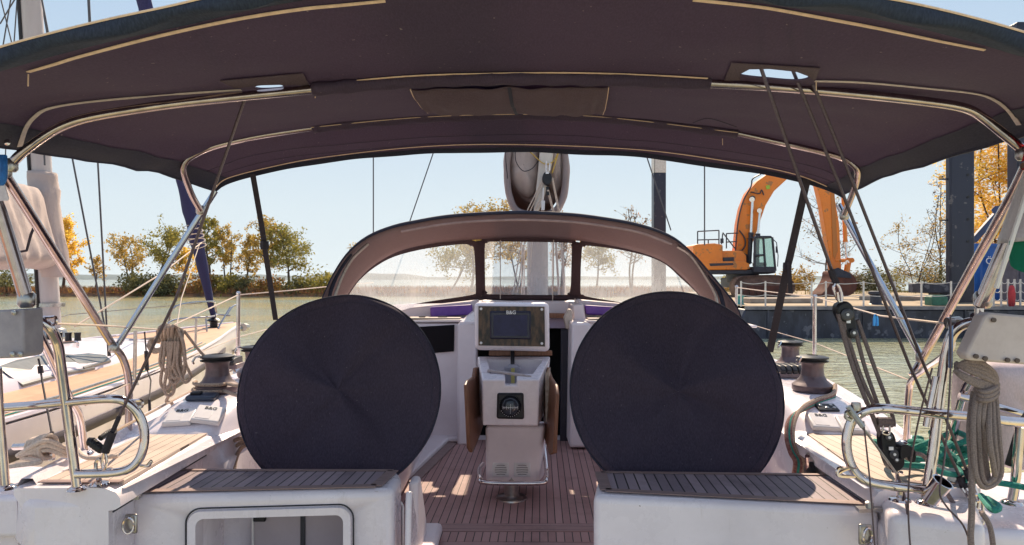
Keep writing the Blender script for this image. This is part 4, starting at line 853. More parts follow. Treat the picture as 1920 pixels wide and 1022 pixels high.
# engine panels on the slanted mound faces with covers
bL = bvh_of(mL); bR = bvh_of(mR)
def frame_on(b, px, py):
    p, n = ray(b, px, py)
    if p is None: p, n = P(px, py, 3.3), Vector((0, -.35, .9))
    n = n if n.z > 0 else -n; x = Vector((1, 0, 0)); y = n.cross(x).normalized(); x = y.cross(n).normalized(); return p, x, y, n.normalized()
def cover(b, px, py, rz, wd, hg, lab, txt, name='instrument_cover'):
    p, x, y, n = frame_on(b, px, py); rot = Matrix((x, y, n)).transposed() @ Matrix.Rotation(R(rz), 3, 'Z'); X, Y_, N = rot @ Vector((1, 0, 0)), rot @ Vector((0, 1, 0)), n
    t = thing(name, lab, 'instrument cover', p, 'instrument sun covers')
    m = MB(); h = .024; b0 = [(-wd/2, -hg/2), (wd/2, -hg/2), (wd/2, hg/2), (-wd/2, hg/2)]
    vv = [p+X*u+Y_*v+N*.001 for u, v in b0]+[p+X*u*.93+Y_*v*.93+N*h for u, v in b0]
    m.add(vv, [[3, 2, 1, 0], [4, 5, 6, 7], [0, 1, 5, 4], [1, 2, 6, 5], [2, 3, 7, 6], [3, 0, 4, 7]]); m.build('shell', WHT, t, bevel=.006, seg=3)
    m = MB(); q = [(-wd*.36, -hg*.36), (wd*.12, -hg*.36), (wd*.12, hg*.1), (-wd*.36, hg*.1)]; m.prism([p+X*u+Y_*v+N*(h+.0015) for u, v in q], -N*.002); m.build('raised_panel', WHT, t, bevel=.0005)
    text(txt, .030, p-X*wd*.22+Y_*hg*.22+N*(h+.0008), X, Y_, INK, t)
    return t
cover(bL, 339, 786, 6, .135, .13, 'white instrument cover left of the pair beside the left winch', 'B&G')
cover(bL, 391, 782, 4, .135, .13, 'white instrument cover right of the pair beside the left winch', 'B&G')
cover(bR, 1542, 795, -6, .13, .13, 'white instrument cover nearer the winch on the right coaming', 'B&G')
cover(bR, 1597, 801, -8, .13, .13, 'white instrument cover partly behind the curved right rail', 'B&G')
p, x, y, n = frame_on(bL, 380, 749); rot = Matrix((x, y, n)).transposed()
t = thing('engine_panel', 'dark blue rounded engine panel above the pair of white covers on the left', 'control panel', p)
m = MB(); m.box(p+n*.014, (.15, .085, .03), rot); m.build('housing', mat('panel_navy', (.02, .03, .06), (.03, .04, .07), rough=.3), t, bevel=.016, seg=3)
m = MB(); m.box(p+n*.034-x*.03, (.055, .03, .014), rot); m.build('lever', BLACK, t, bevel=.005)
p, x, y, n = frame_on(bR, 1550, 766); rot = Matrix((x, y, n)).transposed()
t = thing('socket_panel', 'black panel with four round buttons above the white covers on the right', 'control panel', p)
m = MB(); m.box(p+n*.005, (.10, .075, .012), rot); m.build('plate', BLACK, t, bevel=.006, seg=2)
for u, v in ((-.028, .012), (.024, .014), (-.004, -.012), (.03, -.014)): m = MB(); m.lathe(p+x*u+y*v+n*.010, [(.009, 0), (.009, .004), (.005, .006)], 12, rot); m.build('button', STEELD, t)
# small hardware on the moulding
def ring_pad(px, py, Y, lab, s=1, cat='pad eye'):
    c = P(px, py, Y); t = thing('pad_eye', lab, cat, c, 'small deck fittings')
    m = MB(); m.box(c, (.045*s, .014, .07*s)); m.build('plate', STEELD, t, bevel=.006)
    m = MB(); m.tube([c+Vector((.017*s*math.cos(a_), -.012-.012*math.sin(a_*.5), .028*s*math.sin(a_))) for a_ in [k*math.pi/8 for k in range(16)]], .0045*s, 6, closed=True); m.build('ring', STEEL, t)
ring_pad(246, 982, 2.44, 'steel ring latch low on the left stern face'); ring_pad(1622, 1002, 2.30, 'steel ring latch low on the right stern face')
for (px, py, zr, lab) in [(241, 935, -.80, 'small steel bolt plate at the corner of the left aft seat'), (1630, 958, -.80, 'small steel bolt plate at the corner of the right aft seat')]:
    c = G(px, py, zr+.004); m = MB(); m.prism([c+Vector((-.045, -.02, 0)), c+Vector((.045, -.014, 0)), c+Vector((.04, .02, 0)), c+Vector((-.04, .016, 0))], (0, 0, .012)); m.lathe(c+Vector((0, 0, .012)), [(.014, 0), (.014, .018), (.006, .022)], 8); tag(m.build('bolt_plate', STEELD, loc=c), lab, 'fitting', 'small deck fittings')
# rocker bailing panel on right coaming wall
p = P(1532, 884, 2.88); t = thing('throttle_control', 'steel throttle plate with lever on the right cockpit wall', 'throttle', p)
m = MB(); m.box(p, (.02, .20, .10), Matrix.Rotation(.1, 3, 'X')); m.build('plate', STEELD, t, bevel=.01); m = MB(); m.lathe(p+Vector((-.01, .02, 0)), [(.035, 0), (.035, .02), (.02, .03)], 16, Matrix.Rotation(R(-90), 3, 'Y')); m.build('hub', BLACK, t)
m = MB(); m.tube([p+Vector((-.03, .02, 0)), p+Vector((-.05, -.02, .07))], .01, 8); m.build('lever', STEEL, t)
# ------------------------------------------------------------ covered wheels
def wheel(cx, cy, Y, rad, seed, lab):
    c = P(cx, cy, Y); t = thing('covered_steering_wheel', lab, 'steering wheel', c, 'steering wheels under navy covers')
    rot = Matrix.Rotation(R(-19), 3, 'X'); rows = []; n = 96; r_ = random.Random(seed)
    ph = [r_.uniform(0, 6.28) for _ in range(4)]
    def pt(r, a, y, fold):
        w_ = fold*(.020*math.sin(3*a+ph[0]+r*2)+.010*math.sin(5*a+ph[1]+r*3)+.010*max(0, math.sin(4*a+ph[3]+r*2))**8+.0016*math.sin(11*a+ph[2]+r*8)*(.5+mnoise.noise(Vector((math.cos(a)*1.5, math.sin(a)*1.5, seed)))*1.5))*(r/rad)*(1.1-r/rad)*4
        w_ += fold*.034*mnoise.noise(Vector((r*math.cos(a)*3.2+r*math.sin(a), r*math.sin(a)*1.4, seed)))
        droop = fold*.010*mnoise.noise(Vector((math.cos(a)*2, math.sin(a)*2, seed+4)))
        return c+rot @ Vector((r*math.cos(a), y+w_, r*math.sin(a)*(1.0)+droop))
    hub = .020
    prof = [(.001, -hub-.031), (.03, -hub-.0305), (.06, -hub-.029)]+[(rad*k/14, -(hub*(1-k/14)**1.3)-.028) for k in range(2, 15)]
    prof[-1] = (rad-.012, -.026)
    for r, y in prof: rows.append([pt(r, 2*math.pi*k/n, y, 1) for k in range(n)])
    for r, y in [(rad-.003, -.021), (rad+.003, -.006), (rad+.001, .02), (rad-.004, .055), (rad-.02, .085), (rad-.05, .095), (rad-.09, .09)]: rows.append([pt(r, 2*math.pi*k/n, y+.004*math.sin(k*.9+seed), .25) for k in range(n)])
    m = MB(); m.grid(rows, True); m.build('cover', NAVY, t, sharp=0)
    m = MB(); m.tube([pt(rad+.001, 2*math.pi*k/n, -.018, .25) for k in range(n)], .0038, 6, closed=True); m.build('edge_piping', CANVE, t)
    m = MB(); m.tube([pt(rad-.035, 2*math.pi*k/n, -.0285, 1) for k in range(n)], .0012, 5, closed=True); m.build('stitched_seam', CANVE, t)
    m = MB(); m.tube([c+rot @ Vector((rad*.95*math.cos(2*math.pi*k/48), .03, rad*.95*math.sin(2*math.pi*k/48))) for k in range(48)], .016, 8, closed=True)
    for k in range(5): a = k*2*math.pi/5+.3; m.tube([c+Vector((0, .03, 0)), c+rot @ Vector((rad*.95*math.cos(a), .03, rad*.95*math.sin(a)))], .009, 6)
    m.build('wheel_rim', STEEL, t)
    m = MB(); m.tube([c+Vector((0, .0, 0)), c+rot @ Vector((0, .25, 0))], .03, 10); m.build('axle', STEELD, t)
    z1 = c.z+.05; m = MB(); m.prism([Vector((c.x-.10, Y+.16, z1)), Vector((c.x+.10, Y+.16, z1)), Vector((c.x+.09, Y+.40, z1)), Vector((c.x-.09, Y+.40, z1))], (0, 0, -(z1-Z(-1.25)))); m.build('pedestal', GEL, t, bevel=.04, seg=3)
wheel(638, 735, 3.15, .463, 3, 'left round steering wheel hidden under a taut navy fabric cover'); wheel(1267, 738, 3.05, .472, 11, 'right round steering wheel hidden under a taut navy fabric cover')
# ------------------------------------------------------------ helm console
hc = thing('helm_console', 'white pedestal with chartplotter, compass and folded teak table leaves on the sole', 'console', P(960, 934, 3.9))
def hp(name, pts, Y, dY, mt, bev=.01, parent=None, seg=3): m = MB(); m.prism(PL(pts, Y), (0, dY, 0)); return m.build(name, mt, parent or hc, bevel=bev, seg=seg)
ph_ = hp('plotter_housing', [(889, 567), (1030, 568), (1031, 660), (890, 657)], 4.0, .14, GEL, .028, seg=5)
hp('burl_panel', [(897, 574), (1021, 575), (1022, 650), (897, 648)], 3.993, .03, WOODN, .003, ph_)
hp('screen_bezel', [(918, 583), (996, 583), (996, 637), (918, 636)], 3.985, .02, mat('bezel_navy', (.010, .010, .035), rough=.25), .012, ph_)
hp('screen', [(925, 591), (989, 591), (989, 630), (925, 630)], 3.983, .01, SCRN, .001, ph_)
text('B&G', .030, P(949, 589, 3.981), (1, 0, 0), (0, 0, 1), INKW, hc)
for px, py in ((902, 579), (1016, 580), (1016, 644), (902, 643)): m = MB(); m.lathe(P(px, py, 3.99), [(.008, 0), (.008, .004), (.004, .005)], 10, Matrix.Rotation(R(90), 3, 'X')); m.build('screw', INKW, ph_)
hp('housing_neck', [(925, 650), (1010, 650), (1010, 672), (925, 672)], 4.12, .10, BLACK, .01)
# table box, open on top
def V8(a): return [P(*p) for p in a]
f_ = V8([(904, 712, 3.74), (1011, 712, 3.74), (1009, 799, 3.76), (905, 798, 3.76)]); b_ = V8([(895, 668, 4.1), (1032, 668, 4.1), (1022, 775, 4.1), (898, 775, 4.1)])
outer = MB(); outer.add(f_+b_, [[0, 1, 2, 3], [7, 6, 5, 4], [0, 4, 5, 1], [1, 5, 6, 2], [2, 6, 7, 3], [3, 7, 4, 0]]); ob = outer.build('table_box', GEL, hc, bevel=.014, seg=4)
zt2 = f_[0].z
tp = [Vector((-.115, 3.83, zt2)), Vector((.115, 3.83, zt2)), Vector((.185, 4.055, zt2)), Vector((-.145, 4.055, zt2))]
cu = MB(); cu.prism([p+Vector((0, 0, .25)) for p in tp], (0, 0, -.31)); co = cu.build('cutter', None, sharp=0, flat=True); boolean(ob, co)
ca = P(947, 700, 3.70); cbb = P(969, 722, 3.70); cu = MB(); cu.box(((ca.x+cbb.x)/2, 3.76, zt2), (cbb.x-ca.x, .20, .062)); co2 = cu.build('cutter', None, sharp=0, flat=True); boolean(ob, co2)
bv = ob.modifiers[0]; ob.modifiers.remove(bv); bake(ob); kill(co); kill(co2)
bv = ob.modifiers.new('bevel', 'BEVEL'); bv.width = .009; bv.segments = 3; bv.limit_method = 'ANGLE'; bv.angle_limit = R(35); ob.data.shade_smooth(); ob.data.set_sharp_from_angle(angle=R(40))
m = MB(); c = P(961, 700, 3.97); c.z = f_[0].z-.055; m.lathe(c, [(.045, 0), (.045, .07), (.043, .075), (.047, .078), (.047, .095), (.03, .1), (.02, .11)], 20); cup = m.build('tray_canister', mat('canister_grey', (.35, .33, .38), (.28, .27, .31), rough=.3, scale=9), hc); m = MB(); m.box(c+Vector((.002, -.046, .05)), (.02, .004, .09)); m.build('yellow_tape', mat('yellow_tape', (.55, .48, .15), rough=.6), cup)
m = MB(); m.tube([c+Vector((0, .02, .1)), c+Vector((0, .1, .18))], .012, 8); m.build('cable_gland', BLACK, hc)
m = MB(); a, b = P(914, 694, 3.86), P(996, 706, 3.80); d = (b-a).normalized(); rot = Matrix((d, Vector((0, 1, 0)), d.cross(Vector((0, 1, 0))))).transposed(); m.box((a+b)/2, ((b-a).length, .05, .012), rot); m.build('loose_slat', mat('slat_lilac', (.50, .44, .46), (.36, .3, .3), scale=20), hc, bevel=.002)
m = MB(); m.box(P(976, 662, 4.11), (.38, .02, .03)); m.build('rear_batten', TEAKV, hc, bevel=.004)
# compass
cp = P(957, 762, 3.735); hp('compass_frame', [(932, 737), (982, 737), (983, 787), (931, 786)], 3.735, .03, BLACK, .012)
m = MB(); m.lathe(cp, [(.060, 0), (.060, .006), (.052, .010)], 28, Matrix.Rotation(R(90), 3, 'X')); m.build('compass_ring', GLASSB, hc)
rows = [[cp+Vector((.048*math.sin(a)*math.cos(k*math.pi/12), -.008-.018*math.cos(a), .048*math.sin(a)*math.sin(k*math.pi/12))) for k in range(24)] for a in [x*math.pi/16 for x in range(1, 9)]]
m = MB(); m.grid(rows, True); m.f.append(list(range(24))); m.build('compass_dome', mat('compass_glass', (.02, .024, .035), (.05, .06, .08), rough=.04, scale=20), hc)
m = MB()
for k in range(-4, 5): m.box(cp+Vector((k*.010, -.029+abs(k)*.0022, -.003)), (.0016, .001, .012 if k % 2 else .018))
m.tube(cr([cp+Vector((x*.01, -.029+abs(x)*.0022, -.0005-abs(x)*.0004)) for x in range(-4, 5)], 3), .0009, 4)
m.tube([cp+Vector((0, -.03, .02)), cp+Vector((0, -.03, -.035))], .0007, 4)
for k in range(11): a = R(205+k*13); m.tube([cp+Vector((.051*math.cos(a), -.0135, .051*math.sin(a))), cp+Vector((.056*math.cos(a), -.0135, .056*math.sin(a)))], .0013, 4)
m.build('compass_marks', INKW, hc, flat=True)
text('SILVA', .011, P(949, 747, 3.733), (1, 0, 0), (0, 0, 1), INKW, hc)
# lower pedestal
lo = V8([(910, 798, 3.84), (1020, 798, 3.84), (1011, 906, 3.86), (911, 905, 3.86)]); lb_ = V8([(915, 790, 4.14), (1030, 790, 4.14), (1020, 895, 4.12), (915, 890, 4.12)])
m = MB(); m.add(lo+lb_, [[0, 1, 2, 3], [7, 6, 5, 4], [0, 4, 5, 1], [1, 5, 6, 2], [2, 6, 7, 3], [3, 7, 4, 0]]); m.build('pedestal', GEL2, hc, bevel=.02, seg=4)
for cx in (939, 979):
    q = P(cx, 881, 3.85); m = MB(); m.prism([q+Vector((.047*a, 0, .041*b)) for a, b in ((-1, -1), (1, -1), (1, 1), (-1, 1))], (0, .01, 0)); v_ = m.build('speaker_vent', WHT, hc, bevel=.006)
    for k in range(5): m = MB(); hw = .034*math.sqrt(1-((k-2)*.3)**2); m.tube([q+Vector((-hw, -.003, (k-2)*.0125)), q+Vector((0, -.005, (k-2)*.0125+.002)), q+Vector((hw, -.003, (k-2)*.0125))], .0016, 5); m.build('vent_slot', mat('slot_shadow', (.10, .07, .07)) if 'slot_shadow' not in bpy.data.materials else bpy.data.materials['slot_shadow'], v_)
    m = MB(); m.tube([q+Vector((.036*math.cos(a_), -.003, .036*math.sin(a_))) for a_ in [j*math.pi/12 for j in range(24)]], .0022, 5, closed=True); m.build('vent_rim', WHT, v_)
m = MB(); m.tube(cr(P3([(906, 870, 4.0), (899, 880, 3.92), (901, 897, 3.78), (912, 905, 3.74), (1012, 906, 3.74), (1024, 898, 3.76), (1025, 880, 3.88), (1020, 838, 4.0), (1016, 800, 4.02)]), 6), .0125, 10); m.build('foot_rail', STEEL, hc)
m = MB(); m.lathe(P(959, 934, 3.9), [(.09, 0), (.088, .008), (.05, .012), (.042, .02), (.042, .14)], 24); m.build('post', STEELD, hc)
# teak table leaves
def leaf(pts, Ys, th, hinge):
    vs_ = [P(a, b, y) for (a, b), y in zip(pts, Ys)]; m = MB(); m.prism(vs_, (th, 0, 0)); return m.build('table_leaf', TEAKV, hc, bevel=.006)
leaf([(886, 690), (884, 706), (873, 714), (869, 722), (874, 840), (880, 849), (893, 820), (900, 800), (898, 700), (893, 688)], [3.95, 3.9, 3.75, 3.7, 3.7, 3.72, 3.95, 4.1, 4.1, 4.0], .02, 0)
leaf([(1030, 688), (1037, 708), (1047, 722), (1049, 740), (1045, 850), (1036, 853), (1026, 820), (1024, 700)], [4.0, 3.9, 3.75, 3.7, 3.7, 3.72, 3.95, 4.1], -.02, 0)
m = MB(); m.prism(V8([(1022, 700, 3.9), (1030, 690, 3.9), (1029, 792, 3.9), (1023, 790, 3.9)]), (.008, .03, 0)); m.build('leaf_hinge', mat('aged_plate', (.5, .42, .36), (.3, .22, .17), scale=30), hc)
# ------------------------------------------------------------ winches
def winch(loc, lab, k=1.0, parent_grp='sheet winches'):
    loc = Vector(loc); t = thing('winch', lab, 'winch', loc, parent_grp); s = k
    m = MB(); m.lathe(loc, [(.098*s, 0), (.104*s, .012*s), (.104*s, .035*s), (.096*s, .042*s), (.088*s, .048*s), (.072*s, .062*s), (.060*s, .085*s)], 36); m.build('base', WINM, t)
    m = MB(); m.lathe(loc, [(.060*s, .083*s), (.057*s, .10*s), (.055*s, .12*s), (.057*s, .145*s), (.064*s, .158*s)], 36); m.build('drum', WINM, t)
    m = MB(); m.lathe(loc, [(.064*s, .156*s), (.080*s, .159*s), (.082*s, .165*s), (.070*s, .168*s), (.070*s, .172*s), (.082*s, .176*s), (.082*s, .184*s), (.062*s, .190*s), (.03*s, .194*s), (.028*s, .190*s), (.012*s, .186*s)], 36); m.build('self_tailer', BLACK, t)
    m = MB(); m.tube([loc+Vector((-.075, -.03, .185))*s, loc+Vector((-.085, -.06, .182))*s, loc+Vector((-.098, -.06, .162))*s, loc+Vector((-.10, -.045, .15))*s], .006*s, 6); m.build('feeder_arm', STEEL, t)
    return t
winch(G(403, 737, -.60)+Vector((0, .03, 0)), 'large grey winch on the left coaming wrapped by pale rope', 1.05)
winch(G(478, 706, -.60), 'winch half hidden behind the left navy wheel cover', 1.0)
winch(G(1528, 735, -.60)+Vector((0, .03, 0)), 'nearer grey winch on the right coaming above the rope bundle', 1.0)
winch(G(1482, 692, -.60), 'farther grey winch behind the row of black rope clutches', 1.0)
# rope clutches
for (px, py, lab, s, n) in [(1466, 706, 'row of black rope clutches between the two right winches', 1, 6), (447, 690, 'black rope clutches beside the left wheel cover', -1, 4)]:
    c = G(px, py, -.60)+Vector((.0, -.02, 0)); t = thing('rope_clutch', lab, 'rope clutch', c, 'rope clutches')
    m = MB(); m.box(c+Vector((.06*s, 0, .02)), (n*.038+.02, .16, .035)); m.build('base', WINM, t, bevel=.006)
    for k in range(n):
        q = c+Vector(((k-n/2+.5)*.036+.06*s, 0, .058)); m = MB(); m.prism([q+Vector((-.015, a, b)) for a, b in ((-.085, -.03), (-.09, -.005), (-.06, .018), (.07, .022), (.08, -.03))], (.03, 0, 0)); m.build('clutch_lever', BLACK, t, bevel=.005)
# ------------------------------------------------------------ stainless pushpits
def rail(pts, r=.0155, n=5): m = MB(); m.tube(cr(P3(pts), n), r, 12); return m
pl = thing('pushpit', 'curved stainless steel stern rail on the left with D shaped loop', 'stern rail', P(145, 915, 2.35))
for l in ([(42, 598, 2.22), (66, 600, 2.22), (92, 614, 2.24), (108, 645, 2.28), (116, 700, 2.31), (128, 790, 2.34), (145, 915, 2.36)],):
    rail(l, .0165).build('rail_post', STEEL, pl)
rail([(57, 607, 2.3), (74, 628, 2.36), (104, 690, 2.5), (130, 745, 2.62), (147, 775, 2.72), (154, 810, 2.8), (159, 848, 2.82)], .0145).build('rail_post', STEEL, pl)
rail([(-260, 780, 2.32), (0, 765, 2.32), (110, 756, 2.33), (205, 748, 2.33), (240, 757, 2.35), (264, 785, 2.37), (271, 825, 2.37), (258, 865, 2.36), (225, 885, 2.35), (143, 889, 2.34)], .0155, 7).build('rail_loop', STEEL, pl)
rail([(-6, 690, 2.2), (-2, 770, 2.22), (10, 914, 2.24)], .0145).build('rail_post', STEEL, pl)
rail([(185, 889, 2.36), (186, 905, 2.38)], .010, 2).build('short_foot', STEEL, pl); m = MB(); m.lathe(P(186, 908, 2.38), [(.034, 0), (.03, .006), (.016, .01)], 16); m.build('foot_flange', STEEL, pl)
m = MB(); m.lathe(P(145, 918, 2.36), [(.034, 0), (.03, .006), (.02, .012)], 16); m.build('foot_flange', STEEL, pl)
m = MB(); m.lathe(P(159, 850, 2.82), [(.034, 0), (.03, .006), (.02, .012)], 16); m.build('foot_flange', STEEL, pl)
m = MB(); m.lathe(P(11, 916, 2.24), [(.034, 0), (.03, .006), (.02, .012)], 16); m.build('foot_flange', STEEL, pl)
def loop(c0, c1, c2, Y, par): m = MB(); m.tube(cr(P3([(*c0, Y), ((c0[0]+c1[0])/2+2, c0[1], Y), (*c1, Y), (*c2, Y), (c0[0]+8, c2[1]+2, Y)]), 4), .0055, 6); m.build('wire_loop', STEEL, par)
loop((246, 751), (266, 752), (266, 762), 2.36, pl); loop((263, 873), (284, 864), (280, 872), 2.36, pl); loop((80, 595), (104, 595), (104, 607), 2.24, pl)
m = MB(); m.tube([P(30, 603, 2.2), P(60, 603, 2.2)], .022, 14); m.tube([P(38, 598, 2.2), P(60, 600, 2.2)], .022, 14); m.build('clamp', STEEL, pl)
pr = thing('pushpit', 'curved stainless steel stern rail on the right with D shaped loop', 'stern rail', P(1738, 945, 2.2))
rail([(1880, 604, 2.14), (1840, 602, 2.14), (1806, 609, 2.16), (1785, 628, 2.18), (1774, 665, 2.19), (1764, 730, 2.2), (1752, 830, 2.2), (1737, 930, 2.2)], .0165).build('rail_post', STEEL, pr)
rail([(1784, 640, 2.3), (1774, 665, 2.34), (1740, 690, 2.7), (1712, 710, 2.9), (1704, 740, 2.95), (1700, 826, 2.97)], .0145).build('rail_post', STEEL, pr)
rail([(2150, 800, 2.18), (1920, 792, 2.18), (1840, 783, 2.18), (1750, 775, 2.18), (1660, 766, 2.19), (1622, 771, 2.2), (1596, 792, 2.22), (1587, 835, 2.22), (1600, 880, 2.21), (1634, 905, 2.2), (1735, 918, 2.19)], .0155, 7).build('rail_loop', STEEL, pr)
rail([(1838, 690, 2.4), (1815, 720, 2.45), (1800, 760, 2.5), (1779, 852, 2.6)], .015).build('rail_post', STEEL, pr)
rail([(1798, 743, 2.46), (1850, 757, 2.44), (1930, 780, 2.42)], .014).build('rail_brace', STEEL, pr)
rail([(1912, 800, 2.3), (1904, 900, 2.32), (1897, 942, 2.33)], .015).build('rail_post', STEEL, pr)
rail([(1688, 916, 2.2), (1687, 936, 2.21)], .010, 2).build('short_foot', STEEL, pr)
rail([(1756, 706, 2.2), (1737, 800, 2.2)], .0115).build('rail_brace', STEEL, pr)
m = MB(); m.lathe(P(1687, 938, 2.21), [(.034, 0), (.03, .006), (.016, .01)], 16); m.build('foot_flange', STEEL, pr)
m = MB(); m.lathe(P(1737, 944, 2.2), [(.034, 0), (.03, .006), (.02, .012)], 16); m.build('foot_flange', STEEL, pr)
m = MB(); m.lathe(P(1700, 830, 2.97), [(.034, 0), (.03, .006), (.02, .012)], 16); m.build('foot_flange', STEEL, pr)
m = MB(); m.lathe(P(1897, 944, 2.33), [(.034, 0), (.03, .006), (.02, .012)], 16); m.build('foot_flange', STEEL, pr)
loop((1606, 878), (1574, 886), (1576, 892), 2.2, pr); loop((1596, 878), (1572, 878), (1572, 892), 2.2, pr)
m = MB(); a, b = P(1741, 938, 2.15), P(1766, 906, 2.12); d = (b-a).normalized(); rot = d.to_track_quat('Z', 'Y').to_matrix(); m.lathe(a, [(.024, 0), (.027, .004), (.030, .075), (.032, .08), (.027, .08), (.023, .01)], 20, rot); m.build('rod_holder', STEEL, pr)
m = MB(); m.tube([P(1826, 600, 2.13), P(1850, 600, 2.13)], .023, 14); m.tube([P(1836, 578, 2.12), P(1836, 605, 2.12)], .013, 10); m.build('clamp', STEEL, pr)
m = MB(); m.tube([P(1776, 606, 2.2), P(1800, 604, 2.2)], .019, 10); m.tube([P(1783, 596, 2.2), P(1783, 616, 2.2)], .013, 10); m.tube([P(1800, 598, 2.18), P(1805, 614, 2.18)], .009, 8); m.build('joint_clamp', STEELD, pr)
# lifelines and stanchions
sg = 'stanchions of the own yacht'
for (px, yt, yb_, Y, lb) in [(447, 549, 700, 5.2, 'tall steel stanchion right of the left rope coil'), (1528, 555, 700, 5.2, 'steel stanchion behind the right winches'), (1381, 537, 622, 6.6, 'steel stanchion right beside the spray hood')]:
    a = P(px-1, yb_, Y); m = MB(); m.tube([a, P(px, yt, Y)], .0145, 10); m.lathe(P(px, yt, Y), [(.017, -.01), (.018, .0), (.010, .012)], 10); m.lathe(a, [(.04, 0), (.035, .03), (.018, .05)], 12); tag(m.build('stanchion', STEEL, loc=a), lb, 'stanchion', sg)
lg = 'lifelines of the own yacht'
wire(cr(P3([(103, 607, 2.3), (200, 611, 2.9), (300, 618, 3.6)]), 4)+cr(P3([(300, 618, 3.6), (333, 606, 3.8), (447, 553, 5.2)]), 5), .0042, 'upper lifeline on the left carrying the rope coil', 'lifeline', ROPEW, 'lifeline', lg)
wire(P3([(447, 553, 5.2), (540, 545, 5.8), (618, 537, 6.6), (700, 530, 9)]), .0042, 'upper lifeline running from the tall left stanchion to the spray hood', 'lifeline', ROPEW, 'lifeline', lg)
wire(P3([(160, 760, 2.8), (300, 690, 3.6), (447, 632, 5.2)]), .0036, 'lower lifeline on the left', 'lifeline', ROPEW, 'lifeline', lg)
wire(P3([(447, 632, 5.2), (520, 612, 6.0), (640, 560, 8)]), .0036, 'lower lifeline leading forward from the tall left stanchion', 'lifeline', ROPEW, 'lifeline', lg)
wire(P3([(1381, 539, 6.6), (1450, 548, 5.8), (1528, 557, 5.2), (1650, 592, 3.4), (1784, 608, 2.3)]), .0045, 'upper lifeline on the right with a blue peg', 'lifeline', ROPEW, 'lifeline', lg)
wire(P3([(1381, 600, 6.6), (1450, 621, 5.6), (1528, 643, 5.2), (1600, 672, 4), (1712, 716, 2.95)]), .0036, 'lower lifeline on the right', 'lifeline', ROPEW, 'lifeline', lg)
c = P(1643, 590, 3.45); m = MB(); m.prism([c+Vector((a, 0, b)) for a, b in ((-.006, 0), (.006, 0), (.012, -.02), (.013, -.055), (.006, -.058), (.003, -.02))], (0, .012, 0)); m.prism([c+Vector((a, 0, b)) for a, b in ((-.006, .002), (.004, .002), (-.001, -.02), (-.004, -.056), (-.013, -.057), (-.012, -.02))], (0, .010, .0)); tag(m.build('clothes_peg', mat('blue_plastic', (.02, .30, .75), (.02, .25, .65), rough=.35), loc=c), 'bright blue plastic peg clipped on the right lifeline', 'peg')
# ------------------------------------------------------------ bimini
bi = thing('bimini', 'dark canvas sun awning stretched on steel hoops across the top of the view', 'awning', P(960, 140, 2.1))
stn = [
 (1.45, [(-330, 225), (-260, 180), (-120, 138), (0, 108), (160, 68), (300, 34), (480, -4), (720, -38), (960, -50), (1250, -40), (1480, -10), (1620, 6), (1780, 40), (1920, 78), (2050, 115), (2170, 165), (2230, 215)]),
 (2.05, [(-28, 268), (8, 252), (36, 225), (80, 200), (170, 186), (300, 178), (480, 160), (700, 143), (960, 133), (1200, 138), (1400, 150), (1600, 163), (1750, 176), (1850, 192), (1905, 218), (1940, 245)]),
 (2.88, [(298, 322), (340, 300), (372, 284), (430, 262), (590, 236), (780, 219), (960, 213), (1130, 218), (1380, 245), (1520, 272), (1580, 290), (1612, 312), (1655, 332)]),
 (3.22, [(400, 357), (420, 340), (470, 323), (550, 305), (660, 291), (780, 282), (960, 276), (1200, 287), (1400, 314), (1500, 332), (1555, 350), (1582, 364)])]
NS = 121; crs = [resample(cr(PL(l, Y), 8), NS) for Y, l in stn]
crows = []; sub = 12
for i in range(len(crs)-1):
    for k in range(sub+(1 if i == len(crs)-2 else 0)):
        t = k/sub; row = []
        for j in range(NS):
            p = crs[i][j].lerp(crs[i+1][j], t); u = j/(NS-1)*2-1
            p.z -= .012*math.sin(math.pi*t)*(1-abs(u)**4)
            p.z += .007*mnoise.noise(Vector((p.x*4, p.y*6, 1)))+(.006*mnoise.noise(Vector((p.x*2.5, p.y*9, 4))) if i == 1 else 0)
            if i == 1 and .52 < t < 1 and -.45 < u < -.05: p.z += .005*math.sin(p.y*130+p.x*4)*math.sin(math.pi*(t-.5)/.5)
            row.append(p)
        crows.append(row)
m = MB(); m.grid(crows); can = m.build('canvas', CANV, bi, sharp=0)
cbv = bvh_of(can)
sm = can.modifiers.new('thick', 'SOLIDIFY'); sm.thickness = .004; sm.offset = 1 if can.data.polygons[0].normal.z > 0 else -1
def hole(px, py, rx, ry):
    p, n = ray(cbv, px, py); m = MB(); m.prism([p+Vector((rx*math.copysign(abs(math.cos(k*math.pi/24))**.6, math.cos(k*math.pi/24)), ry*math.copysign(abs(math.sin(k*math.pi/24))**.8, math.sin(k*math.pi/24)), -.1)) for k in range(48)], (0, 0, .2)); return m.build('cutter', None), p
h1, q1 = hole(1452, 140, .098, .052); boolean(can, h1); bake(can); kill(h1)
h2, q2 = hole(505, 163, .042, .022); boolean(can, h2); bake(can); kill(h2)
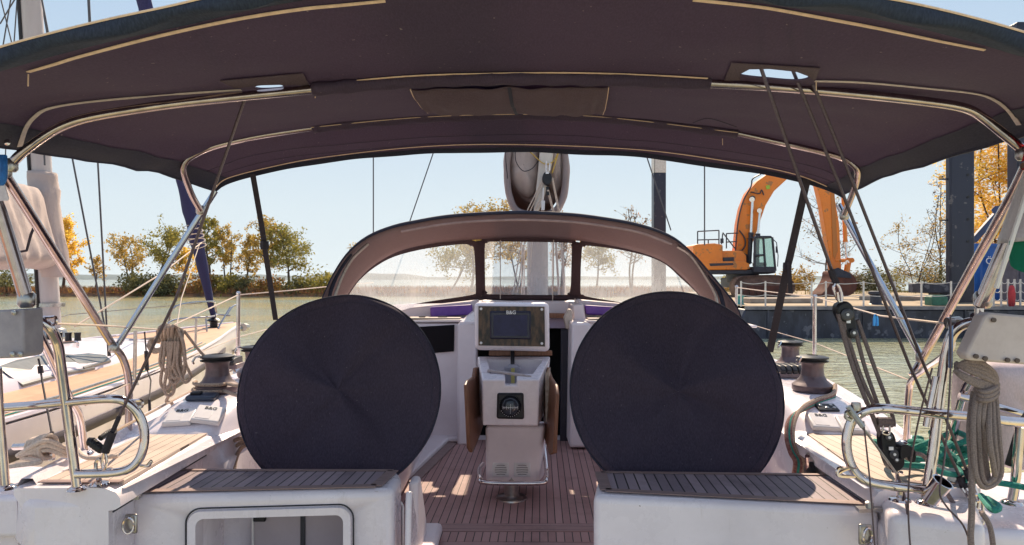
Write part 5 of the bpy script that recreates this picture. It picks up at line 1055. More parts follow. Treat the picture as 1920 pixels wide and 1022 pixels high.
# keep cut canvas upward/downward faces smooth
can.data.shade_smooth(); can.data.set_sharp_from_angle(angle=R(50))
def onc(l, off=.005, n=8):
    out = []; no = []
    for p in cr([Vector((a, b, 0)) for a, b in l], n):
        h, nn = ray(cbv, p.x, p.y)
        if h is None: continue
        nn = nn if nn.z < 0 else -nn; out.append(h+nn*off); no.append(nn)
    return out, no
def strip(l, w_, name, mt, off=.004, t=.002, n=8):
    o, no = onc(l, off, n)
    if len(o) > 2: m = MB(); m.ribbon(o, no, w_, t); return m.build(name, mt, bi)
strip([(52, 131), (100, 117), (160, 99), (300, 63), (440, 33), (560, 14), (640, 6), (722, -2)], .0115, 'zip', ZIP)
strip([(1300, -4), (1380, 4), (1450, 13), (1560, 33), (1650, 50), (1760, 73), (1848, 90)], .0115, 'zip', ZIP)
strip([(36, 272), (46, 240), (62, 218), (90, 201), (160, 189), (300, 176), (400, 169), (452, 166)], .0145, 'sleeve_tape', GREYT, n=6)
strip([(1528, 149), (1620, 152), (1740, 163), (1830, 173), (1868, 186), (1893, 206), (1912, 232)], .0145, 'sleeve_tape', GREYT, n=6)
strip([(587, 160), (640, 151), (780, 139), (960, 134), (1100, 134), (1240, 139), (1327, 144)], .0085, 'sleeve_piping', ZIP)
for l, Yh, r1 in (([(588, 168), (780, 152), (960, 147), (1150, 149), (1329, 156)], 2.08, .020), ([(588, 240), (780, 222), (960, 216), (1130, 221), (1380, 250)], 2.9, .021)):
    pts = cr(PL(l, Yh), 10); m = MB(); rows = []
    for i, p in enumerate(pts):
        w1 = r1*(1+.12*math.sin(i*1.9)+.1*mnoise.noise(Vector((i*.8, Yh, 0)))); rows.append([p+Vector((0, math.cos(a)*w1*1.5, math.sin(a)*w1)) for a in [k*math.pi/6 for k in range(12)]])
    m.grid(rows, True); m.f.append(list(range(12))[::-1]); m.f.append([len(m.v)-12+k for k in range(12)]); m.build('hoop_sleeve', CANV, bi, sharp=0)
    if Yh > 2.5: m = MB(); m.tube([p+Vector((0, -r1*1.45, -r1*.2)) for p in pts], .0016, 5); m.build('sleeve_piping', ZIP, bi)
strip([(402, 352), (425, 333), (500, 313), (600, 294), (780, 274), (960, 269), (1200, 279), (1380, 303), (1480, 322), (1540, 343), (1572, 361)], .006, 'front_piping', ZIP, off=.004)
strip([(1300, 228), (1330, 220), (1382, 236)], .002, 'seam', CANVE)
# hems: rolled edges and hanging front band
def hem(pts, r, name='hem', mt=CANVE, drop=0.0):
    m = MB(); rows = []
    for i, p in enumerate(pts): rows.append([p+Vector((0, 0, .004)), p+Vector((0, 0, -.003-drop*.5)), p+Vector((0, 0, -drop)), p+Vector((0, .006, -drop)), p+Vector((0, .008, -drop*.5)), p+Vector((0, .008, .004))])
    m.grid(rows, True); return m.build(name, mt, bi)
hem([p+Vector((0, 0, 0)) for p in crows[-1]], 0, 'front_hem', CANVE, .022)
side = [[r_[0] for r_ in crows], [r_[-1] for r_ in crows]]
for s_, sd_ in ((-1, side[0]), (1, side[1])):
    m = MB(); m.grid([[p+Vector((-s_*.002, 0, .004)), p+Vector((-s_*.012, 0, .022)), p+Vector((-s_*.035, 0, .040)), p+Vector((-s_*.036, 0, .034)), p+Vector((-s_*.014, 0, .010)), p+Vector((-s_*.004, 0, -.006)), p+Vector((s_*.003, 0, -.006))] for p in sd_], True); m.build('side_hem', CANVE, bi)
for cs in ((0, 1, 2, 3, 4), (NS-1, NS-2, NS-3, NS-4, NS-5)):
    m = MB(); m.grid([[r_[c]+Vector((0, 0, -.0035)) for c in cs] for r_ in crows]); m.build('edge_band', CANVE, bi, sharp=0)
for yy in (-7, -4): m = MB(); m.tube([p+Vector((0, 0, -.003)) for p in crows[yy]], .0009, 4); m.build('stitch_line', CANVE, bi)
# windblown aft hem
rows = []
for j in range(0, NS, 1):
    p = crows[0][j]; u = j/(NS-1)*2-1; wv = .016+.008*math.sin(j*.55)+.010*mnoise.noise(Vector((j*.11, 5, 0)))+.012*max(0, abs(u)-.45); rows.append([p+Vector((0, .05, .002)), p+Vector((0, -.004, .012)), p+Vector((0, -.02, .012)), p+Vector((0, -.022, .002)), p+Vector((0, -.012+.01*math.sin(j*.7), -wv)), p+Vector((0, .012, -wv*.7)), p+Vector((0, .05, -.004))])
m = MB(); m.grid(rows); m.build('aft_hem', fabric('aft_hem_cloth', (.018, .024, .046), (.03, .04, .066), trans=.02), bi, sharp=0)
m = MB(); m.tube([p+Vector((0, -.022, .010)) for p in crows[0]], .0025, 5); m.build('aft_piping', ZIP, bi)
for px, py, w2 in ((12, 125, .05), (1880, 95, .06)):
    pass
def patch(l, name, mt, off=.003):
    m = MB(); pts = []
    for a, b in l:
        h, nn = ray(cbv, a, b)
        if h: nn = nn if nn.z < 0 else -nn; pts.append(h+nn*off)
    if len(pts) > 2: m.prism(pts, (0, 0, -.002)); return m.build(name, mt, bi, flat=True)
PAT = fabric('patch_cloth', (.060, .042, .055), (.08, .056, .07), trans=.03)
patch([(412, 149), (568, 135), (580, 158), (530, 156), (490, 157), (440, 163)], 'reinforcement', PAT); patch([(1372, 115), (1538, 125), (1528, 150), (1516, 140), (1490, 130), (1450, 126), (1405, 127), (1388, 136), (1388, 148), (1358, 148)], 'reinforcement', PAT)
# zip tabs
for px, py in ((56, 134), (447, 170), (592, 163), (1529, 148), (1354, 257)):
    h, nn = ray(cbv, px, py)
    if h: m = MB(); m.tube([h+Vector((0, -.005, -.008)), h+Vector((0, -.006, -.036))], .0016, 5); m.build('zip_pull', ZIP, bi)
# rolled-up window pouch
cor = [ray(cbv, *q)[0]+Vector((0, 0, -.012)) for q in ((770, 165), (1141, 161), (1130, 213), (803, 209))]
rows = []
for i in range(15):
    v = i/14; row = []
    for j in range(49):
        u = j/48; p = cor[0].lerp(cor[1], u).lerp(cor[3].lerp(cor[2], u), v); lobes = abs(math.sin(math.pi*2*u))**.5
        p.z -= .034*math.sin(math.pi*v)*(.35+.65*lobes)+.006*math.sin(u*90)*math.exp(-6*min(u, 1-u))*math.sin(math.pi*v)+.012*mnoise.noise(Vector((u*9, v*3, 3)))-.007
        row.append(p)
    rows.append(row)
m = MB(); m.grid(rows); m.build('rolled_window_pouch', fabric('pouch_cloth', (.085, .058, .080), (.11, .076, .095), trans=.2, tcol=(.3, .2, .22), fold=12, bmp=.8), bi, sharp=0, solid=.003)
m = MB(); m.tube([rows[i][0] for i in range(15)], .003, 5); m.tube([rows[i][-1] for i in range(15)], .002, 5); m.build('pouch_binding', ZIP, bi)
m = MB(); m.ribbon([rows[i][24]+Vector((0, 0, -.003)) for i in range(15)], (0, 0, -1), .012, .002); m.build('pouch_seam', CANVE, bi)
# frame tubes
def ft(l, r, name='hoop_tube', n=6): m = MB(); m.tube(cr(P3(l), n), r, 12); return m.build(name, STEELB, bi)
ft([(20, 308, 2.08), (44, 285, 2.08), (92, 250, 2.08), (130, 231, 2.08), (172, 219, 2.08), (240, 207, 2.08), (330, 194, 2.08), (450, 181, 2.08), (592, 167, 2.08)], .0142, n=8)
ft([(1327, 156, 2.08), (1450, 163, 2.08), (1600, 176, 2.08), (1740, 191, 2.07), (1810, 203, 2.06), (1845, 222, 2.06), (1880, 250, 2.05), (1920, 283, 2.04)], .0142, n=8)
ft([(376, 394, 3.06), (360, 366, 3.0), (345, 325, 2.92), (346, 306, 2.9), (360, 293, 2.9), (400, 275, 2.9), (480, 256, 2.9), (590, 239, 2.9)], .0135, n=8)
ft([(1380, 249, 2.9), (1480, 271, 2.9), (1560, 290, 2.9), (1592, 303, 2.9), (1607, 318, 2.9), (1606, 340, 2.95), (1596, 370, 3.0), (1583, 402, 3.05)], .0135, n=8)
0 and ft([(405, 352, 3.2), (430, 334, 3.2), (470, 322, 3.2), (560, 302, 3.2), (780, 280, 3.2), (960, 274, 3.2), (1200, 285, 3.2), (1400, 311, 3.2), (1510, 334, 3.2), (1560, 352, 3.2), (1575, 380, 3.18)], .010)
ft([(8, 326, 2.09), (60, 407, 2.3), (140, 533, 2.65), (208, 642, 3.05), (228, 668, 3.15), (239, 700, 3.22), (242, 740, 3.25), (241, 808, 3.25)], .0165, 'leg')
m = MB(); m.tube(P3([(404, 358, 3.15), (300, 520, 3.12), (222, 645, 3.08)]), .0135, 10); m.build('brace', mat('steel_sky_side', (.50, .52, .60), rough=.12, metal=1), bi)
ft([(1924, 312, 2.04), (1890, 380, 2.2), (1810, 525, 2.6), (1745, 645, 2.9), (1729, 674, 3.0), (1710, 705, 3.0)], .0165, 'leg')
m = MB(); m.tube(P3([(1572, 384, 3.18), (1650, 528, 3.08), (1727, 668, 3.0)]), .0135, 10); m.build('brace', bpy.data.materials['steel_sky_side'], bi)
ft([(-30, 330, 2.1), (0, 400, 2.15), (53, 572, 2.2)], .021, 'outer_strut', 3); ft([(1985, 260, 1.95), (1896, 440, 2.05), (1838, 574, 2.12)], .021, 'outer_strut', 3)
for (px, py, Yq, r_) in ((20, 310, 2.08, .02), (10, 322, 2.09, .018), (376, 394, 3.07, .02), (1583, 404, 3.06, .02), (1918, 288, 2.04, .02), (214, 652, 3.06, .022), (1727, 670, 3.0, .022), (50, 562, 2.2, .026), (1843, 562, 2.12, .026)): m = MB(); m.lathe(P(px, py, Yq), [(r_*.7, -r_), (r_, -r_*.6), (r_, r_*.6), (r_*.7, r_)], 12); m.build('frame_joint', STEELD, bi)
m = MB(); m.lathe(P(15, 267, 2.0), [(.008, 0), (.010, .003), (.004, .006)], 10, Matrix.Rotation(R(90), 3, 'X')); m.build('press_stud', STEEL, bi)
# webbing straps at the front corners
def strap(l, w_, name, lab, nor=(0, -1, 0)):
    m = MB(); pts = P3(l); m.ribbon(pts, nor, w_, .003); m.lathe(pts[len(pts)//2], [(.02, -.02), (.022, 0), (.02, .02)], 8); o = m.build(name, BLK2, loc=pts[0]); tag(o, lab, 'strap', 'webbing straps of the awning')
strap([(474, 326, 3.2), (492, 430, 3.3), (496, 460, 3.32), (517, 600, 3.5)], .026, 'webbing_strap', 'black webbing strap dropping from the left front awning corner')
strap([(1513, 336, 3.2), (1480, 485, 3.3), (1476, 500, 3.32), (1443, 660, 3.45)], .036, 'webbing_strap', 'black webbing strap dropping from the right front awning corner')
m = MB(); m.ribbon(P3([(1479, 490, 3.3), (1482, 550, 3.3)]), (0, -1, 0), .02, .003); tag(m.build('webbing_tail', BLK2, loc=P(1479, 490, 3.3)), 'loose black tail end hanging beside the right webbing strap', 'strap')
# ------------------------------------------------------------ spray hood
sh = thing('spray_hood', 'arched brown canvas spray hood with three cloudy plastic windows over the companionway', 'spray hood', P(990, 560, 5.2))
outer = [(588, 640), (597, 585), (607, 556), (628, 512), (655, 474), (690, 447), (735, 429), (780, 419), (850, 408), (960, 402), (1060, 405), (1130, 413), (1200, 426), (1260, 448), (1300, 480), (1335, 520), (1365, 556), (1385, 585), (1400, 640)]
inner = [(640, 640), (636, 600), (650, 556), (676, 520), (705, 494), (745, 472), (790, 460), (850, 452), (960, 446), (1050, 448), (1120, 456), (1190, 470), (1240, 488), (1275, 515), (1305, 545), (1325, 568), (1340, 600), (1340, 620), (1338, 640)]
NO = 81; Oc = resample(cr(PL(outer, 5.0), 6), NO); Ic = resample(cr(PL(inner, 5.75), 6), NO)
rows = []
for i in range(9):
    t = i/8; rows.append([Oc[j].lerp(Ic[j], t)+Vector((0, 0, .05*math.sin(math.pi*t)*math.sin(math.pi*j/(NO-1)))) for j in range(NO)])
m = MB(); m.grid(rows); m.build('canopy', CANVD, sh, sharp=0, solid=.004)
RIM = fabric('hood_rim', (.018, .020, .034), (.03, .03, .045), trans=0)
m = MB(); m.grid([[p+Vector((0, -.01, .0)), p+Vector((0, -.012, .018)), p+Vector((0, .03, .030)), p+Vector((0, .20, .030)), p+Vector((0, .20, .018)), p+Vector((0, .02, .012))] for p in Oc], True); m.build('outer_edge', RIM, sh, sharp=0)
m = MB(); m.tube([p+Vector((0, .0, -.010)) for p in resample(cr(PL([(752, 432), (850, 416), (960, 410), (1060, 413), (1130, 421), (1200, 434), (1260, 456)], 5.02), 6), 60)], .010, 8); m.build('hoop_sleeve', mat('hood_piping', (.40, .28, .25), (.3, .2, .18), rough=.8), sh)
m = MB(); m.tube(cr(PL([(627, 560), (640, 522), (660, 486), (690, 457)], 5.04), 5), .0125, 8); m.build('hoop_tube', STEELD, sh); m = MB(); m.tube(cr(PL([(1345, 590), (1342, 555), (1325, 522), (1296, 480), (1270, 462)], 5.04), 5), .0125, 8); m.build('hoop_tube', STEELD, sh)
m = MB(); m.tube(cr(PL([(619, 600), (618, 556), (634, 512), (658, 476)], 5.05), 5), .014, 8); m.build('dark_piping', RIM, sh); m = MB(); m.tube(cr(PL([(1362, 610), (1352, 556), (1330, 515)], 5.05), 5), .016, 8); m.build('dark_piping', RIM, sh)
def yw(py): return 5.76+max(0, min(1, (py-450)/130))*.22
def PW(l, off=0): return [P(a, b, yw(b)-off) for a, b in l]
wins = [[(641, 590), (645, 570), (655, 552), (672, 528), (700, 503), (740, 481), (800, 466), (865, 458), (882, 461), (889, 470), (892, 535), (893, 545), (884, 553), (800, 566), (730, 580), (690, 600), (650, 610)],
        [(909, 464), (914, 456), (930, 453), (1060, 455), (1070, 460), (1072, 470), (1070, 538), (1064, 550), (1050, 553), (925, 552), (914, 548), (909, 535)],
        [(1091, 470), (1096, 463), (1106, 461), (1160, 468), (1215, 481), (1248, 496), (1275, 520), (1305, 548), (1322, 570), (1330, 590), (1325, 605), (1260, 590), (1190, 572), (1110, 558), (1094, 553), (1088, 543)]]
def window_mat():
    m, n, b = nodes('cloudy_plastic'); b.inputs['Base Color'].default_value = (.62, .60, .58, 1); b.inputs['Roughness'].default_value = .25
    tr = n.nodes.new('ShaderNodeBsdfTransparent'); tl = n.nodes.new('ShaderNodeBsdfTranslucent'); tl.inputs[0].default_value = (.44, .46, .50, 1)
    s1 = n.nodes.new('ShaderNodeMixShader'); s1.inputs[0].default_value = .78; n.links.new(b.outputs[0], s1.inputs[1]); n.links.new(tl.outputs[0], s1.inputs[2])
    a = ramp(n, ntex(n, 3.2, 7, .72, stretch=(1.6, 1, .55)), .32, .72); a2 = ramp(n, ntex(n, 45, 3, .6, stretch=(1.5, 1, .18)), .3, .8); g = n.nodes.new('ShaderNodeNewGeometry'); sp = n.nodes.new('ShaderNodeSeparateXYZ'); n.links.new(g.outputs[0], sp.inputs[0])
    low = ramp(n, sp.outputs[2], 1.95, 1.60)
    f = math_(n, 'ADD', math_(n, 'ADD', math_(n, 'MULTIPLY', a, .20), math_(n, 'MULTIPLY', a2, .14)), math_(n, 'ADD', math_(n, 'MULTIPLY', low, .16), .16))
    s2 = n.nodes.new('ShaderNodeMixShader'); n.links.new(f, s2.inputs[0]); n.links.new(tr.outputs[0], s2.inputs[1]); n.links.new(s1.outputs[0], s2.inputs[2]); n.links.new(s2.outputs[0], n.nodes['Material Output'].inputs[0]); return m
WM = window_mat(); FRM = fabric('window_surround', (.050, .030, .034), (.07, .042, .045), trans=.05)
for wpts in wins:
    c = sum((Vector((a, b, 0)) for a, b in wpts), Vector())/len(wpts); dense = cr([Vector((a, b, 0)) for a, b in wpts], 4, True)
    m = MB(); m.add([P(q.x, q.y, yw(q.y)) for q in dense], [list(range(len(dense)))]); m.build('window', WM, sh, flat=True)
    N = len(dense); ring = [[], [], [], []]
    for i, q in enumerate(dense):
        t = (dense[(i+1) % N]-dense[i-1]).normalized(); nrm = Vector((t.y, -t.x, 0)); 
        if (q+nrm-c).length < (q-c).length: nrm = -nrm
        o = q+nrm*11; ring[0].append(P(q.x, q.y, yw(q.y)-.004)); ring[1].append(P(q.x, q.y, yw(q.y)-.016)); ring[2].append(P(o.x, o.y, yw(o.y)-.016)); ring[3].append(P(o.x, o.y, yw(o.y)+.004))
    m = MB(); m.grid([[ring[k][i] for k in range(4)] for i in range(N)]+[[ring[k][0] for k in range(4)]], False); m.build('window_frame', FRM, sh, sharp=50)
m = MB(); m.prism(PW([(893, 452), (908, 450), (910, 553), (892, 556)], .01), (0, .02, 0)); m.prism(PW([(1073, 452), (1090, 455), (1088, 556), (1070, 556)], .01), (0, .02, 0)); m.build('pillar', FRM, sh)
m = MB(); m.tube(cr(PW([(700, 592), (740, 584), (800, 573), (890, 560), (960, 558), (1070, 559), (1110, 563), (1190, 578), (1260, 597)], .02), 5), .016, 8); m.build('base_piping', FRM, sh)
m = MB(); m.tube([P(938, 450, 5.7), P(938, 560, 5.72)], .004, 5); m.tube([P(1038, 450, 5.7), P(1038, 510, 5.72), P(1036, 566, 5.72)], .004, 5); m.build('blind_cord', ROPEW, sh)
m = MB(); m.tube(PL([(1078, 560), (1079, 572), (1076, 590)], 5.6), .006, 6); m.build('tie_cord', ROPEW, sh)
patchm = fabric('hood_patch', (.34, .25, .2), (.40, .30, .24), trans=.1)
# ------------------------------------------------------------ own mast and boom
mt_ = thing('mast', 'thick pale mast of the own yacht seen through the middle plastic window', 'mast', P(1008, 580, 8.5))
m = MB(); b0 = P(1008, 600, 8.5); m.tube([b0, b0+Vector((0, 0, 14))], .13, 16); m.build('mast_tube', mat('pale_mast', (.34, .31, .30), (.22, .20, .20), rough=.4, scale=3, stretch=(1, 1, .1)), mt_)
m = MB()
for dx in (-.17, -.2, .18): m.tube([b0+Vector((dx, -.1, 0)), b0+Vector((dx*.9, -.1, 9))], .008, 5)
m.build('halyards', ROPEW, mt_)
bo = thing('boom', 'boom wrapped in a slack grey sail bag, seen end on above the spray hood', 'boom', P(1005, 340, 6.15))
BAG = fabric('sail_bag', (.44, .36, .355), (.32, .26, .26), trans=.25, tcol=(.6, .48, .44), fold=9, bmp=1.0)
bagp = [(957, 225), (948, 285), (944, 310), (946, 350), (950, 372), (962, 396), (985, 404), (1010, 406), (1035, 403), (1050, 394), (1062, 370), (1067, 330), (1066, 290), (1060, 225)]
rows = []
base = cr(PL(bagp, 6.15), 4); c9 = P(1005, 300, 6.15); rows.append([Vector((c9.x+(p.x-c9.x)*.80, 6.13, p.z+(c9.z-.12-p.z)*.10)) for p in base]); rows.append([Vector((c9.x+(p.x-c9.x)*.93, 6.11, p.z+(c9.z-p.z)*.03)) for p in base])
for k in range(10):
    t = k/9; y = 6.15+t*2.2; s = 1-.2*t; cen = P(1005, 300, 6.15); rows.append([Vector((cen.x+(p.x-cen.x)*s+t*.1+.02*mnoise.noise(Vector((p.z*4, y*2, 0))), y, p.z-.05*t+.1*t)) for p in base])
m = MB(); m.grid(rows); m.build('sail_bag', BAG, bo, sharp=0, solid=.006)
# sail rolls inside
def lobe(pts, Y, name, mt, dpt=1.6, seed=0, bulge=.10):
    ol = cr(PL(pts, Y), 4, True); cen = sum(ol, Vector())/len(ol); rows = []
    for s, dy in ((.02, -bulge), (.3, -bulge*.93), (.55, -bulge*.75), (.8, -bulge*.35), (.95, -bulge*.05), (1.0, .04), (1.0, .4), (.95, dpt)):
        rows.append([cen+(p-cen)*s+Vector((0, dy+.03*mnoise.noise(Vector((p.x*16*s, p.z*5*s, seed)))+.012*math.sin(p.z*34+p.x*20+seed)*s, 0)) for p in ol])
    m = MB(); m.grid(rows, True); return m.build(name, mt, bo, sharp=0)
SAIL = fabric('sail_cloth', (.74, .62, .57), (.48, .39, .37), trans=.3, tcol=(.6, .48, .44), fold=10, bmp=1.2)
lobe([(954, 225), (952, 300), (956, 332), (968, 354), (984, 367), (998, 366), (1006, 345), (1009, 300), (1009, 225)], 6.22, 'sail_roll', SAIL, seed=1)
lobe([(1026, 225), (1026, 300), (1030, 345), (1042, 362), (1053, 348), (1061, 312), (1062, 225)], 6.24, 'sail_roll', SAIL, seed=5)
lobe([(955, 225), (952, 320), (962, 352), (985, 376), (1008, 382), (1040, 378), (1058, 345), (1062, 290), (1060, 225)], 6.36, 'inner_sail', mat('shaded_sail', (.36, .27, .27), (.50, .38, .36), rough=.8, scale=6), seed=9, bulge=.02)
m = MB(); m.prism(PL([(1013, 225), (1041, 225), (1037, 300), (1030, 330), (1018, 380), (1008, 400), (1000, 400), (1008, 330), (1012, 285)], 6.08), (0, 1.5, 0)); m.build('boom_extrusion', mat('boom_white', (.66, .60, .54), (.5, .44, .40), rough=.35, scale=5, stretch=(1, 1, .2)), bo, bevel=.03, seg=3)
m = MB(); m.tube(cr(PL([(967, 225), (966, 290), (970, 308), (980, 320), (990, 320), (1000, 314), (1008, 303)], 6.08), 4), .004, 5); m.tube(PL([(948, 240), (948, 300), (952, 335)], 6.08), .004, 5); m.build('lazy_cord', BLK2, bo)
m = MB(); m.tube(cr(PL([(988, 280), (1003, 293), (1015, 304), (1026, 308), (1038, 302), (1046, 286), (1050, 270)], 6.06), 4), .005, 5); m.tube(PL([(1052, 270), (1035, 325)], 6.06), .006, 5); m.build('yellow_cord', mat('yellow_cord', (.60, .38, .06), (.4, .26, .05), rough=.7, scale=80), bo)
m = MB(); m.prism(cr(PL([(1024, 321), (1033, 326), (1035, 337), (1031, 346), (1023, 347), (1017, 339), (1018, 328)], 6.0), 4, True), (0, .05, 0)); m.build('sheet_block', BLACK, bo, bevel=.01)
m = MB(); m.tube(PL([(1024, 302), (1024, 322)], 6.02), .008, 6); m.tube(PL([(1031, 306), (1030, 320)], 6.02), .006, 6); m.box(P(1026, 324, 5.99), (.028, .01, .02)); m.build('shackle', STEEL, bo)
m = MB(); m.prism(PL([(1024, 350), (1029, 350), (1030, 366), (1024, 366)], 6.02), (0, .02, 0)); m.build('small_block', BLACK, bo)
m = MB()
for a, b in (((1018, 336), (986, 400)), ((1020, 340), (991, 402)), ((1026, 356), (1038, 402)), ((1028, 356), (1040, 402)), ((1035, 335), (1048, 402)), ((1036, 333), (1050, 402)), ((1014, 372), (1001, 398))): m.tube([P(*a, 6.02), P(*b, 6.1), P(b[0]+(b[0]-a[0])*.8, 560, 6.4)], .006, 5)
m.build('mainsheet', ROPEW, bo)
m = MB(); m.prism(PL([(1015, 376), (1022, 376), (1021, 394), (1015, 394)], 6.02), (0, .03, 0)); m.tube(PL([(1019, 352), (1018, 376)], 6.02), .007, 6); m.build('vang_fitting', WHT, bo, bevel=.005)
# ------------------------------------------------------------ backstays and tackle
bs = 'backstay legs of the own yacht'
wire(P3([(193, 845, 2.34), (330, 560, 2.3), (465, 168, 2.22), (640, -340, 2.1)]), .0052, 'dark backstay leg running up through the left awning opening', 'backstay', WIRE, 'rope', bs)
t = thing('backstay_fitting', 'steel shackle and black ratchet at the foot of the left backstay', 'fitting', P(190, 870, 2.36))
m = MB(); m.tube(P3([(212, 808, 2.33), (204, 830, 2.34), (197, 848, 2.34)]), .014, 10); m.tube(P3([(224, 780, 2.33), (212, 808, 2.33)]), .008, 8); m.build('sleeve', BLK2, t)
m = MB(); m.tube(cr(P3([(196, 845, 2.34), (191, 866, 2.34), (195, 882, 2.34), (200, 866, 2.34), (197, 845, 2.34)]), 4), .0045, 6); m.tube(cr(P3([(186, 860, 2.35), (180, 868, 2.35), (181, 885, 2.35), (192, 885, 2.35), (192, 868, 2.35), (186, 860, 2.35)]), 4), .006, 6); m.build('shackle', STEEL, t)
m = MB(); c = P(183, 836, 2.36)
for k in range(5): m.lathe(c+Vector((-.008*k+.01, .0, .006*k-.01)), [(.008, -.013), (.015, -.008), (.015, .008), (.008, .013)], 12, Matrix.Rotation(R(60+8*k), 3, 'Y'))
m.tube(P3([(188, 822, 2.36), (205, 810, 2.4), (214, 806, 2.45)]), .010, 8); m.build('ratchet', BLACK, t)
wire(cr(P3([(210, 812, 2.42), (260, 785, 2.9), (330, 748, 3.7), (400, 712, 4.6), (440, 692, 5.2)]), 4), .006, 'tan control line lying along the left toe rail', 'control_line', ROPE, 'rope')
lines = [([(1427, 128, 2.0), (1500, 340, 2.12), (1560, 508, 2.22)], .0055, 'left of the three dark ropes coming through the right awning opening'),
 ([(1487, 133, 2.02), (1573, 345, 2.15), (1703, 680, 2.28), (1800, 895, 2.36)], .005, 'middle of the three dark ropes coming through the right awning opening'),
 ([(1517, 140, 2.04), (1600, 345, 2.15), (1726, 668, 2.28), (1812, 880, 2.34)], .005, 'right one of the three dark ropes coming through the right awning opening')]
for l, r_, lb in lines:
    a, b = P3(l[:2]); wire([a+(a-b)*2.2]+P3(l), r_, lb, 'backstay', WIRE, 'rope', bs)
def block_(pts, Y, par, name='cheek', d=.035):
    m = MB(); m.prism(cr(PL(pts, Y), 4, True), (0, d, 0)); return m.build(name, BLACK, par, bevel=.005)
def sheave(px, py, Y, r_, par):
    m = MB(); m.lathe(P(px, py, Y), [(r_, 0), (r_*.7, .004), (r_*.6, .004)], 16, Matrix.Rotation(R(90), 3, 'X')); m.build('sheave', mat('sheave_grey', (.05, .05, .06), rough=.3) if 'sheave_grey' not in bpy.data.materials else bpy.data.materials['sheave_grey'], par)
    m = MB(); m.lathe(P(px, py, Y-.003), [(.0045, 0), (.0045, .004)], 10, Matrix.Rotation(R(90), 3, 'X')); m.build('axle_pin', INKW, par)
tk = thing('backstay_tackle', 'black upper double block with steel shackle hanging on the left dark rope', 'pulley block', P(1590, 600, 2.2))
m = MB(); m.tube(P3([(1558, 506, 2.21), (1562, 518, 2.21), (1569, 532, 2.21)]), .011, 8); m.build('splice_sleeve', BLK2, tk)
m = MB(); m.tube(cr(P3([(1566, 532, 2.2), (1563, 542, 2.2), (1571, 562, 2.2), (1579, 560, 2.2), (1574, 540, 2.2), (1568, 532, 2.2)]), 4), .0045, 6); m.tube(cr(P3([(1570, 548, 2.19), (1573, 564, 2.19), (1578, 564, 2.19), (1577, 548, 2.19)]), 4), .005, 6); m.build('shackle', STEEL, tk)
block_([(1572, 570), (1588, 565), (1600, 574), (1604, 590), (1607, 612), (1608, 628), (1600, 635), (1592, 632), (1586, 618), (1576, 600), (1569, 584)], 2.19, tk)
block_([(1574, 572), (1588, 566), (1600, 575), (1603, 592), (1596, 603), (1580, 602), (1571, 586)], 2.175, tk, 'outer_cheek', .01)
sheave(1589, 590, 2.17, .020, tk); sheave(1601, 624, 2.18, .013, tk); m = MB(); m.box(P(1591, 603, 2.172), (.012, .003, .01)); m.build('name_plate', INKW, tk)
tg = 'ropes of the right backstay tackle'
for l, lb, r_ in [([(1572, 588, 2.18), (1600, 690, 2.22), (1652, 820, 2.28), (1656, 850, 2.28)], 'leftmost dark rope between the two black blocks', .0075), ([(1580, 600, 2.19), (1612, 700, 2.23), (1646, 775, 2.26)], 'second dark rope down to the lower block becket', .0065), ([(1604, 620, 2.2), (1622, 690, 2.23), (1650, 770, 2.27)], 'third dark rope down to the lower block', .0065), ([(1608, 600, 2.2), (1640, 690, 2.23), (1672, 775, 2.28), (1676, 800, 2.28)], 'rightmost dark rope between the two black blocks', .0065)]:
    wire(cr(P3(l), 5), r_, lb, 'tackle_rope', ROPEG, 'rope', tg)
tk2 = thing('lower_tackle_block', 'black lower block with cam cleat standing over the right teak bench', 'pulley block', P(1672, 880, 2.27))
m = MB(); m.tube([P(1645, 789, 2.26), P(1673, 789, 2.26)], .012, 8); m.tube([P(1645, 796, 2.26), P(1673, 796, 2.26)], .010, 8); m.build('becket_knot', ROPEG, tk2)
m = MB(); m.tube(cr(P3([(1656, 798, 2.25), (1655, 812, 2.25), (1667, 814, 2.25), (1668, 798, 2.25)]), 4), .0035, 6); m.build('becket', STEEL, tk2)
block_([(1655, 812), (1672, 810), (1680, 824), (1680, 840), (1690, 842), (1696, 862), (1694, 876), (1682, 884), (1670, 880), (1662, 862), (1655, 838)], 2.26, tk2)
block_([(1690, 838), (1700, 834), (1712, 840), (1718, 850), (1716, 866), (1706, 866), (1700, 858), (1690, 862)], 2.25, tk2, 'cam_cleat', .045)
sheave(1667, 820, 2.255, .012, tk2); sheave(1677, 852, 2.255, .016, tk2); sheave(1681, 862, 2.25, .009, tk2); m = MB(); m.box(P(1671, 841, 2.252), (.014, .003, .011)); m.build('name_plate', INKW, tk2)
m = MB(); m.tube(P3([(1682, 880, 2.27), (1682, 905, 2.28)]), .006, 8); m.tube(P3([(1674, 884, 2.27), (1692, 886, 2.27)]), .005, 8); m.lathe(P(1684, 906, 2.28), [(.022, -.005), (.022, .003), (.008, .006)], 14); m.build('swivel_pin', STEEL, tk2)
wire(cr(P3([(1716, 850, 2.25), (1735, 858, 2.25), (1760, 900, 2.3), (1800, 960, 2.3), (1806, 945, 2.3)]), 5), .0075, 'dark rope tail leading from the cam cleat to the quarter', 'tail_rope', ROPEG, 'rope')
wire(P3([(1592, 770, 2.12), (1625, 812, 2.16), (1681, 888, 2.24)]), .004, 'steel wire from the curved rail to the lower block foot', 'steel_wire', STEELD)
wire(P3([(1619, 790, 2.14), (1631, 900, 2.15), (1640, 1022, 2.18), (1641, 1100, 2.2)]), .0026, 'thin wire hanging straight down beside the right locker', 'steel_wire', WIRE)
